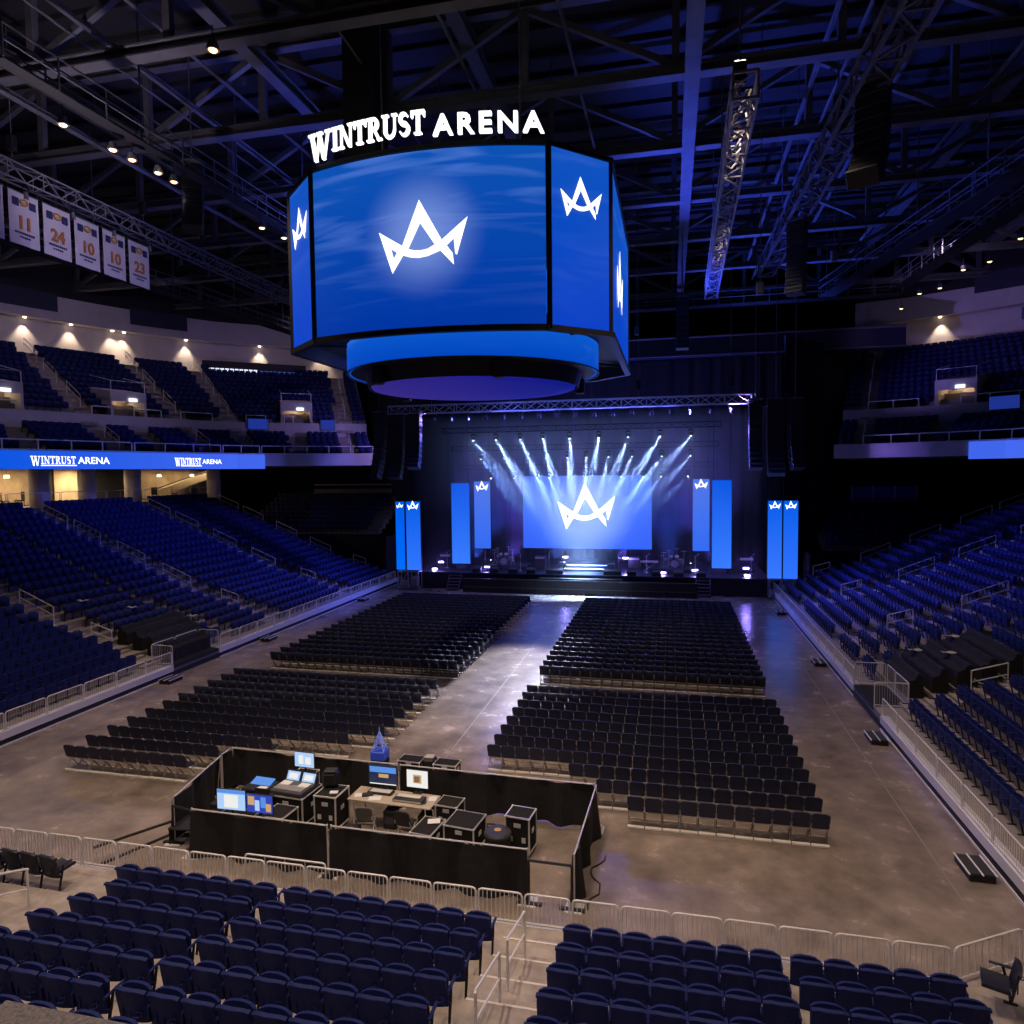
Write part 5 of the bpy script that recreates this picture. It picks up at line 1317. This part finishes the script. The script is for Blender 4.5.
# roof steel
def roof_truss(y, lab):
    t = thing('roof_truss', lab, 'truss', group='roof trusses')
    b = MB()
    for z, w in ((26, .55), (29.6, .45)): b.bb(-60, 40, y-w/2, y+w/2, z-.06, z); b.bb(-60, 40, y-.05, y+.05, z-.42, z); b.bb(-60, 40, y-w/2, y+w/2, z-.45, z-.39)
    b.build('chords', M_steel, t)
    b = MB(); n = 16
    for k in range(n):
        x0 = -60+100*k/n; x1 = -60+100*(k+1)/n
        b.bar((x0, y, 26), (x0, y, 29.2), .3)
        if k % 2: b.bar((x0, y, 26), (x1, y, 29.2), .26)
        else: b.bar((x0, y, 29.2), (x1, y, 26), .26)
    b.build('web', M_steel, t)
for k, y in enumerate((-1.5, 5.3, 11.6, 18.2, 25.2, 32.4, 40, 48)): roof_truss(y, 'grey steel roof truss crossing the hall, %s from the camera end' % nth(k+1))
for k, (x, z) in enumerate(((-3.1, 25.9), (-22, 28.5), (-33, 28.5), (12, 28.5), (-12.5, 28.5), (22, 28.5))):
    t = thing('roof_beam', 'long steel roof beam running toward the stage, %s' % ('under the trusses, right of the scoreboard', 'above the left part of the floor', 'above the banner truss', 'above the right terrace', 'above the scoreboard', 'far right of the roof')[k], 'beam', group='roof beams')
    b = MB(); b.bb(x-.3, x+.3, -20, 60, z-.06, z); b.bb(x-.05, x+.05, -20, 60, z-.5, z); b.bb(x-.3, x+.3, -20, 60, z-.56, z-.5); b.build('i_section', M_steel, t)
def catwalk(p, q, lab, w=1.1):
    t = thing('catwalk', lab, 'walkway'); p, q = Vector(p), Vector(q); d = (q-p).normalized(); s = Vector((d.y, -d.x, 0))
    b = MB(); b.bar(p, q, w, .08); b.build('deck', mat('dark_grating', (.007, .007, .008), .8), t)
    b = MB(); L = (q-p).length; n = int(L/2)
    for e in (-1, 1):
        for h in (.55, 1.05): b.bar(p+s*e*w/2+Vector((0, 0, h)), q+s*e*w/2+Vector((0, 0, h)), .05)
        for k in range(n+1):
            a = p+(q-p)*k/n+s*e*w/2; b.bar(a, a+Vector((0, 0, 1.05)), .05)
    b.build('rails', M_steel, t)
    for k in range(0, n+1, 3):
        a = p+(q-p)*k/n; b = MB(); b.bar(a, (a.x, a.y, 30), .06); b.build('hanger', M_steel, t)
catwalk((-24.6, 0, 22.75), (-23.6, 40, 22.75), 'dark catwalk with warm lamps above the left of the floor', .55)
catwalk((-38.5, 5, 22.0), (-36, 40, 22.0), 'dark catwalk along the left wall above the banners')
catwalk((11.2, 12, 22), (7, 36, 22), 'dark catwalk above the right terrace')
catwalk((16, 6, 24), (14, 44, 24), 'dark outer catwalk near the right wall')
catwalk((-30, 43.5, 23.5), (14, 43.5, 23.5), 'dark catwalk crossing behind the stage curtain track')
# pipes and cables under the roof for density
rr = random.Random(21)
for k in range(14):
    x = rr.uniform(-34, 14); z = rr.uniform(24.5, 28); b = MB(); b.tube([(x, -4, z), (x+rr.uniform(-1, 1), 45, z)], rr.choice((.05, .08, .12)), 6)
    tag(b.build('roof_pipe', M_steel), 'thin grey conduit pipe running under the roof steel', 'pipe', 'conduit pipes under the roof')
for k in range(16):
    x = rr.uniform(-30, 10); y = rr.uniform(12, 40); z1 = rr.uniform(15, 21); b = MB(); b.tube([(x, y, z1), (x, y, 30)], .02, 4); b.rbox((x, y, z1), (.3, .3, .5), .05)
    tag(b.build('hoist_line', M_steel), 'thin hoist line with motor hanging from the roof', 'hoist', 'hoist lines hanging from the roof')

# ------------------------------------------------------------------ speaker hangs
def line_array(x, y, z, n, w, rz, lab, curve=.06, group='speaker hangs'):
    t = thing('line_array', lab, 'speaker', (x, y, z), rz, group); a = 0.; p = Vector((0, 0, 0)); h = .40
    b = MB(); b.bb(-w/2, w/2, -.2, .5, .02, .14); b.tube([(0, .15, .1), (0, .15, 30-z)], .03, 4); b.build('fly_frame', M_steel, t)
    for k in range(n):
        a += curve*(k/n)**1.5*2
        M = R3('X', -a); c = p+M @ Vector((0, .2, -h/2)); p = p+M @ Vector((0, 0, -h))
        b = MB(); b.rbox(c, (w, .62, h*.93), .03, M=M); b.bar(c+M @ Vector((-w*.42, -.32, 0)), c+M @ Vector((w*.42, -.32, 0)), .03, .05)
        b.build('speaker_box', mat('speaker_black', (.014, .014, .017), .5), t)
for k, (x, n, w) in enumerate(((-26.4, 13, .85), (-24.9, 13, 1.1), (-23.4, 11, 1.0))): line_array(x, 32.8, 14.4, n, w, (-.25, 0, 0)[k], 'black speaker hang left of the stage, %s from left' % nth(k+1), .05)
for k, (x, n, w) in enumerate(((1.85, 12, .9), (3.2, 13, 1.15), (4.5, 12, .9))): line_array(x, 32.8, 14.4, n, w, (0, 0, .25)[k], 'black speaker hang right of the stage, %s from left' % nth(k+1), .05)
line_array(-26.0, 11.0, 24.3, 8, .9, .5, 'curved black speaker hang under the roof on the left', .10)
line_array(2.6, 7.6, 22.4, 9, 1.0, -.5, 'curved black speaker hang under the roof on the right, nearer one', .16)
line_array(2.2, 19.5, 22.0, 9, .9, -.5, 'black speaker hang under the roof on the right, farther one', .03)
line_array(-3.2, 27.5, 20.5, 8, .8, 0, 'black speaker hang between the receding truss and the stage', .03)

# ------------------------------------------------------------------ jersey banners
M_ban = mat('banner_lilac', (.58, .52, .60), .85, var=.05, vscale=2); M_num = mat('banner_orange', (.42, .15, .03), .8); M_nav = mat('banner_navy', (.02, .025, .10), .8); M_org2 = mat('banner_gold', (.55, .32, .10), .8)
nums = ['4', '11', '24', '10', '10', '23']
for k, nm in enumerate(nums):
    y = 6.68+1.775*k; x = -33.0; z1 = 22.6; h = 2.35; w = 1.52
    t = thing('jersey_banner', 'lilac banner numbered %s in orange hanging under the left truss%s' % (nm, {3: ', nearer of the two tens', 4: ', farther of the two tens', 0: ', cut by the picture edge'}.get(k, '')), 'banner', (x, y, z1), PI/2, 'jersey banners')
    b = MB(); b.sheet(lambda u, v: (((u-.5)*w, .02*math.sin(u*9+k)*(1-v), -h+h*v), (0, 1, 0)), 12, 4, .015); b.build('cloth', M_ban, t)
    b = MB(); b.tube([(-w/2-.05, 0, .02), (w/2+.05, 0, .02)], .03, 6); b.tube([(-w/2, 0, .02), (-w/2, 0, .3)], .012, 4); b.tube([(w/2, 0, .02), (w/2, 0, .3)], .012, 4); b.build('hanging_bar', M_steel, t)
    text_mesh(nm, .80, .006, M_num, 'number', t, basis((0, -.045, -h*.58), (1, 0, 0), (0, 0, 1), (0, -1, 0)), sx=1.0, bold=.035)
    b = MB()
    for cx, r in ((-.43, .17), (.43, .17)): b.rbox((cx, -.04, -.45), (.34, .02, .36), .008)
    b.build('emblem', M_nav, t)
    b = MB(); b.tube([(.18*math.cos(a*PI/8), -.04, -.40+.13*math.sin(a*PI/8)) for a in range(16)], .05, 5, closed=True); b.rbox((0, -.04, -.45), (.3, .02, .14), .008); b.build('emblem', M_org2, t)
    b = MB()
    for q in range(9): b.bb(-.52+.115*q, -.44+.115*q, -.045, -.035, -h*.79, -h*.75)
    for q in range(5): b.bb(-.28+.115*q, -.2+.115*q, -.045, -.035, -h*.86, -h*.83)
    b.build('name_line', M_nav, t)

# ------------------------------------------------------------------ lamps and light
def lamp(kind, loc, energy, col, target=None, size=.1, angle=60, blend=.4, name='lamp', sy=None):
    L = bpy.data.lights.new(name, kind); L.energy = energy; L.color = col
    if kind == 'AREA':
        L.size = size
        if sy: L.shape = 'RECTANGLE'; L.size_y = sy
    else: L.shadow_soft_size = size
    if kind == 'SPOT': L.spot_size = math.radians(angle); L.spot_blend = blend
    o = bpy.data.objects.new(name, L); COL.objects.link(o); o.location = loc
    if target is not None: o.rotation_euler = (Vector(target)-Vector(loc)).to_track_quat('-Z', 'Y').to_euler()
    return o
fx = {}
M_lens = mat('beam_lens', (.8, .8, .9), .4, emit=(.75, .85, 1), estr=12)
def make_beam(lab, g):
    t = thing('moving_light', lab, 'light', group=g)
    b = MB(); b.rbox((0, 0, .3), (.3, .22, .14), .03); b.bar((-.17, 0, .28), (-.17, 0, -.05), .05); b.bar((.17, 0, .28), (.17, 0, -.05), .05); b.build('yoke', M_black, t)
    b = MB(); b.rbox((0, 0, -.02), (.26, .24, .32), .07); b.build('head', M_black, t)
    b = MB(); b.lathe([(0, -.19), (.06, -.19), (.07, -.16)], n=12); b.build('lens', M_lens, t); return t
rows = [(36.5, 12.42, [473.3, 496.9, 522.2, 545.4, 572.5, 601.6, 630.3, 661, 690.7]), (39, 10.95, [479.8, 504.4, 529, 547, 568.7, 588.5, 610.4, 633.6, 662.7, 690.5]), (41.2, 9.3, [490.4, 514.4, 538.2, 550.2, 587.2, 623.3, 645.6, 662.7, 688])]
BX = [[-19.69, -17.78, -15.75, -13.90, -11.74, -9.43, -7.15, -4.73, -2.42], [-19.75, -17.68, -15.61, -14.10, -12.31, -10.70, -8.90, -7.0, -4.62, -2.37], [-19.46, -17.35, -15.25, -14.20, -11.05, -8.03, -6.16, -4.70, -2.51]]
BEAM_W = 46000
for r, xs in enumerate(BX):
    y, z = rows[r][0], rows[r][1]
    for k, x in enumerate(xs):
        u = (x+10.9)/8.5
        tx = x-u*3.6; ty = y-2.2-.3*r; tz = 1.4
        tx = x-u*(9.5 if r == 0 else 9 if r == 1 else 8)
        first_or_dup(fx, 'beam', make_beam, (x, y, z), 0, 'small bright moving light in the %s row over the stage, %s from left' % (('front', 'middle', 'back')[r], nth(k+1)), 'moving lights over the stage')
        c = (.32, .50, 1.0) if r < 2 else (.20, .36, 1.0)
        if x < -18.5 and r: c = (.15, .35, .9)
        lamp('SPOT', (x, y, z-.22), BEAM_W*(.9, .8, .7)[r]*(.5 if abs(u) > .95 else 1), c, (tx, ty, tz), .03, 19, .8, 'beam_lamp'); lamp('POINT', (x, y-.1, z-.3), 14, (.5, .7, 1.0), None, .08, name='beam_spill')
for sx_, lab in ((-19.2, 'left'), (-2.3, 'right')):
    first_or_dup(fx, 'beam', make_beam, (sx_, 39.8, 2.2), 0, 'moving light on the stage floor at the %s, aimed upward' % lab, 'floor moving lights')
    lamp('SPOT', (sx_, 39.8, 2.5), 9000, (.3, .75, .9) if sx_ > -5 else (.7, .3, .8), (sx_+(2.6 if sx_ < -10 else -2.6), 40, 7.5), .03, 9, .6, 'beam_lamp')
# strobes and wash lights on the stage
M_strobe = mat('strobe_face', (.8, .8, 1), .4, emit=(.42, .34, 1.0), estr=9)
def make_strobe(lab, g):
    t = thing('strobe_light', lab, 'light', group=g)
    b = MB(); b.rbox((0, .08, .16), (.62, .14, .26), .03); b.build('housing', M_black, t); b = MB(); b.bb(-.22, .22, -.0, .005, .10, .22); b.build('lamp_face', M_strobe, t)
    b = MB(); b.bar((-.3, .08, 0), (-.3, .08, .2), .03); b.bar((.3, .08, 0), (.3, .08, .2), .03); b.build('bracket', M_black, t); return t
for k, (x, y, z, e, lab) in enumerate(((-22.99, 37.5, 2.0, 140, 'upper left wing'), (-23.54, 37.4, 1.40, 120, 'lower left wing'), (-18.94, 37.5, 1.65, 90, 'left of the drum kit'), (-12.7, 40.2, 2.25, 160, 'left of the centre riser'), (-7.6, 40.2, 2.25, 140, 'right of the centre riser'), (-4.49, 37.6, 1.45, 70, 'before the right drum kit'), (-2.04, 37.5, 1.7, 90, 'beside the right tall column'), (1.77, 37.4, 1.95, 170, 'upper right wing'), (1.85, 37.3, 1.40, 150, 'lower right wing'))):
    first_or_dup(fx, 'st', make_strobe, (x, y, z-.1), 0, 'glaring violet strobe light on the stage, '+lab, 'strobe lights on the stage')
    lamp('POINT', (x, y-.25, z+.05), e*.8, (.25, .18, 1.0), None, .06, name='strobe_lamp')
# par cans along the front truss
def make_par(lab, g):
    t = thing('par_can', lab, 'light', group=g)
    b = MB(); b.lathe([(0, .0), (.10, .0), (.13, -.32), (.12, -.33), (.09, -.05)], n=12); b.build('can', M_steel, t); b = MB(); b.tube([(-.16, 0, -.12), (-.16, 0, .22), (.16, 0, .22), (.16, 0, -.12)], .02, 5); b.build('yoke', M_black, t); return t
for k in range(18): first_or_dup(fx, 'par', make_par, (-23.2+1.38*k, 33.0, 13.95), 0, 'par can hanging under the front truss, %s from left' % nth(k+1), 'par cans under the front truss')
for k in range(10): first_or_dup(fx, 'par', make_par, (-33.0, 6+2.6*k, 22.75), 0, 'par can hanging under the banner truss, %s from near end' % nth(k+1), 'par cans under the banner truss')
# warm house lamps
def make_house(lab, g):
    t = thing('house_lamp', lab, 'lamp', group=g)
    b = MB(); b.lathe([(0, .3), (.12, .28), (.2, 0), (.18, -.02)], n=14); b.build('shade', M_steel, t); b = MB(); b.lathe([(0, -.05), (.10, -.04), (.13, .0)], n=12); b.build('bulb', M_warm, t)
    b = MB(); b.bar((0, 0, .28), (0, 0, .7), .03); b.build('stem', M_black, t); return t
HL = [(-24.89, 2.7), (-24.67, 4.71), (-24.6, 5.6), (-24.46, 6.85), (-24.44, 7.76), (-24.0, 13.56), (-23.73, 15.16), (-17.02, .19)]
for k, (x, y) in enumerate(HL): first_or_dup(fx, 'hl', make_house, (x, y, 22.0), 0, 'warm glowing house lamp below the left catwalk, %s from near end' % nth(k+1) if k < 7 else 'single warm lamp nearest the camera under the first roof truss', 'warm house lamps')
for k in range(9): first_or_dup(fx, 'hl', make_house, (17.5-.35*k, 20+3.2*k, 22.8+.4*(k % 2)), 0, 'warm glowing house lamp on the right side of the roof, %s from near end' % nth(k+1), 'warm house lamps')
HW = (1.0, .76, .60)
for x in (-22, -11.5, -2):
    for y in (-6, 6, 18): lamp('SPOT', (x, y, 25.0), 4600 if y < 12 else 1900, HW, (x, y+1, 0), .35, 78, .6, 'house_spot')
lamp('SPOT', (-11, -14, 24), 2600, HW, (-11, -9, 0), .35, 80, .6, 'house_spot')
for y in (-3, 9): lamp('SPOT', (9.5, y, 20), 650, HW, (5, y+1, 1), .35, 80, .6, 'house_spot'); lamp('SPOT', (-29, y+2, 19.5), 300, HW, (-32, y+4, 1), .35, 80, .6, 'house_spot')
for x in (-16, -9, -1.5): lamp('SPOT', (x, -21, 17.5), 1300, (1, .80, .70), (x, -8.5, 1), .3, 56, .8, 'house_spot')  # fill lamps added behind the camera for seat backs and rails
lamp('SPOT', (-25, 9, 23), 900, (.85, .72, 1.0), (-33, 12, 21.4), .2, 70, .8, 'banner_spot')  # lamp added to brighten the banners from the front
# stage wash spilling on the house, with lamps added for fascias, deck and aisle
lamp('SPOT', (0, 33, 12.6), 9000, (.30, .18, 1.0), (13, 33.5, 10.6), .3, 26, .9, 'fascia_wash')  # added lamps, aimed to tint the upper deck fascias violet
lamp('SPOT', (-22, 33, 12.6), 3500, (.34, .24, 1.0), (-33, 33.5, 10.8), .3, 30, .9, 'fascia_wash')
for x in (-19, -11, -3): lamp('SPOT', (x, 33.3, 13.7), 1800, (.38, .26, 1.0), (x, 39, 1.5), .2, 60, .9, 'deck_wash')  # unseen spots added to light the stage deck violet
for x in (-13.5, -11.8, -10, -8.3): lamp('SPOT', (x, 33, 13.7), 17000, (.88, .88, 1.0), (-11.4, 13, 0), .25, 22, .9, 'aisle_front_light')  # added spots that put the white streak on the aisle floor
lamp('AREA', (-10.5, 34.2, 13.6), 1700, (.10, .12, 1.0), (-11, 10, 1), 14, name='stage_wash', sy=.5)
lamp('SPOT', (-3, 33, 13.8), 14000, (.12, .12, 1.0), (12, 27, 4), .3, 70, .8, 'stage_wash')
lamp('SPOT', (-19, 33, 13.8), 13000, (.10, .12, 1.0), (-34, 28, 4), .3, 70, .8, 'stage_wash')
lamp('SPOT', (0, 33, 13.8), 8000, (.34, .24, 1.0), (15, 40, 21), .3, 50, .8, 'stage_wash')
lamp('SPOT', (-22, 33, 13.8), 3000, (.40, .28, 1.0), (-36, 36, 13), .3, 70, .8, 'stage_wash')
lamp('SPOT', (-6, 24, 18), 9000, (.05, .09, 1.0), (3, 20, 28), .3, 110, .8, 'roof_uplight')  # unseen lamps added below the roof to colour its steel
lamp('SPOT', (2, 40, 17), 8000, (.05, .10, 1.0), (4, 38, 28), .3, 110, .8, 'roof_uplight')
lamp('SPOT', (-20, 16, 20), 2000, (.10, .13, 1.0), (-24, 16, 30), .3, 120, .8, 'roof_uplight')
lamp('SPOT', (-24, 2, 17), 2600, (.75, .6, .75), (-28, 3, 28), .3, 110, .8, 'roof_uplight')
# downlights on the upper rear walls
def downlights(path, ss, side):
    for k, s in enumerate(ss):
        p, d, n = local(path, s, UOB+.75); z = UZT+3.1
        first_or_dup(fx, 'dl', lambda l, g: (lambda t: (MB().lathe([(0, 0), (.12, 0), (.14, .06)], n=10).build('lens', mat('downlight_lens', (.8, .7, .5), .4, emit=(1, .8, .55), estr=6), t), t)[-1])(thing('downlight', l, 'lamp', group=g)), (p.x, p.y, z), 0, 'small downlight in the soffit of the %s upper rear wall, %s' % (side, nth(k+1)), 'soffit downlights')
        lamp('SPOT', (p.x, p.y, z-.05), 420, (1, .78, .52), (p.x+n.x*.25, p.y+n.y*.25, z-3), .08, 75, .7, 'downlight_lamp')
SL = plen(UL)
downlights(UL, [nearest_s(UL, q) for q in ((-42.7, 13.5), (-41.2, 18.7), (-39.62, 22.9), (-38.4, 26.11), (-37.6, 28.0), (-37.2, 28.9), (-35.9, 30.9), (-34.0, 32.5), (-31.0, 34.6))], 'left')
downlights(UR, [nearest_s(UR, q) for q in ((10.4, 35.3), (17, 30))], 'right')
for q, path, e in (((-41.5, 17), UL, 500), ((-38, 27), UL, 500), ((-31.5, 34.3), UL, 500), ((13, 33.5), UR, 450)):
    s = nearest_s(path, q); p, d, n = local(path, s, 2); p2, _, _ = local(path, s, 12)
    lamp('SPOT', (p.x, p.y, 25), e*1.3, (.72, .55, .95), (p2.x, p2.y, 18), .3, 120, .9, 'upper_wash')  # violet lamps added above the decks to tint the rear walls
for k, x in enumerate((-21.5, -18, -14, -8, -4, -.5)):
    lamp('SPOT', (x, 43.0, 1.7), 6000, (.16, .10, 1.0) if k % 2 else (.05, .12, 1.0), (x*.9-1, 45.8, 9), .15, 75, .9, 'backdrop_wash')
# ------------------------------------------------------------------ haze over the stage
b = MB(); b.bb(-24.5, 3.0, 34.9, 45.6, 1.45, 14.2)
hz = bpy.data.materials.new('stage_haze'); hz.use_nodes = True; nt = hz.node_tree
for n in list(nt.nodes):
    if n.type == 'BSDF_PRINCIPLED': nt.nodes.remove(n)
vs = nt.nodes.new('ShaderNodeVolumeScatter'); tcz = nt.nodes.new('ShaderNodeTexCoord'); spz = nt.nodes.new('ShaderNodeSeparateXYZ'); mrz = nt.nodes.new('ShaderNodeMapRange')
mrz.inputs[1].default_value = 6; mrz.inputs[2].default_value = 12.5; mrz.inputs[3].default_value = .008; mrz.inputs[4].default_value = .06
nt.links.new(tcz.outputs['Object'], spz.inputs[0]); nt.links.new(spz.outputs['Z'], mrz.inputs[0]); nt.links.new(mrz.outputs[0], vs.inputs['Density'])
vs.inputs['Color'].default_value = (.9, .93, 1, 1)
nt.links.new(vs.outputs[0], nt.nodes['Material Output'].inputs['Volume'])
tag(b.build('haze', hz), 'thin blue-lit haze hanging over the stage', 'haze', None, 'stuff')

# ------------------------------------------------------------------ world and view
w = bpy.data.worlds.new('world'); SC.world = w; w.use_nodes = True
w.node_tree.nodes['Background'].inputs[0].default_value = (.004, .004, .007, 1); w.node_tree.nodes['Background'].inputs[1].default_value = 1
vsn = SC.view_settings; vsn.view_transform = 'Standard'; vsn.look = 'None'; vsn.exposure = 0; vsn.gamma = 1; vsn.use_curve_mapping = False
cy = SC.cycles
cy.max_bounces = 6; cy.diffuse_bounces = 2; cy.glossy_bounces = 3; cy.transmission_bounces = 6; cy.volume_bounces = 0; cy.sample_clamp_indirect = 4
cy.use_denoising = True; cy.caustics_reflective = False; cy.caustics_refractive = False
for o in list(bpy.data.objects):
    if o.type == 'LIGHT': pass
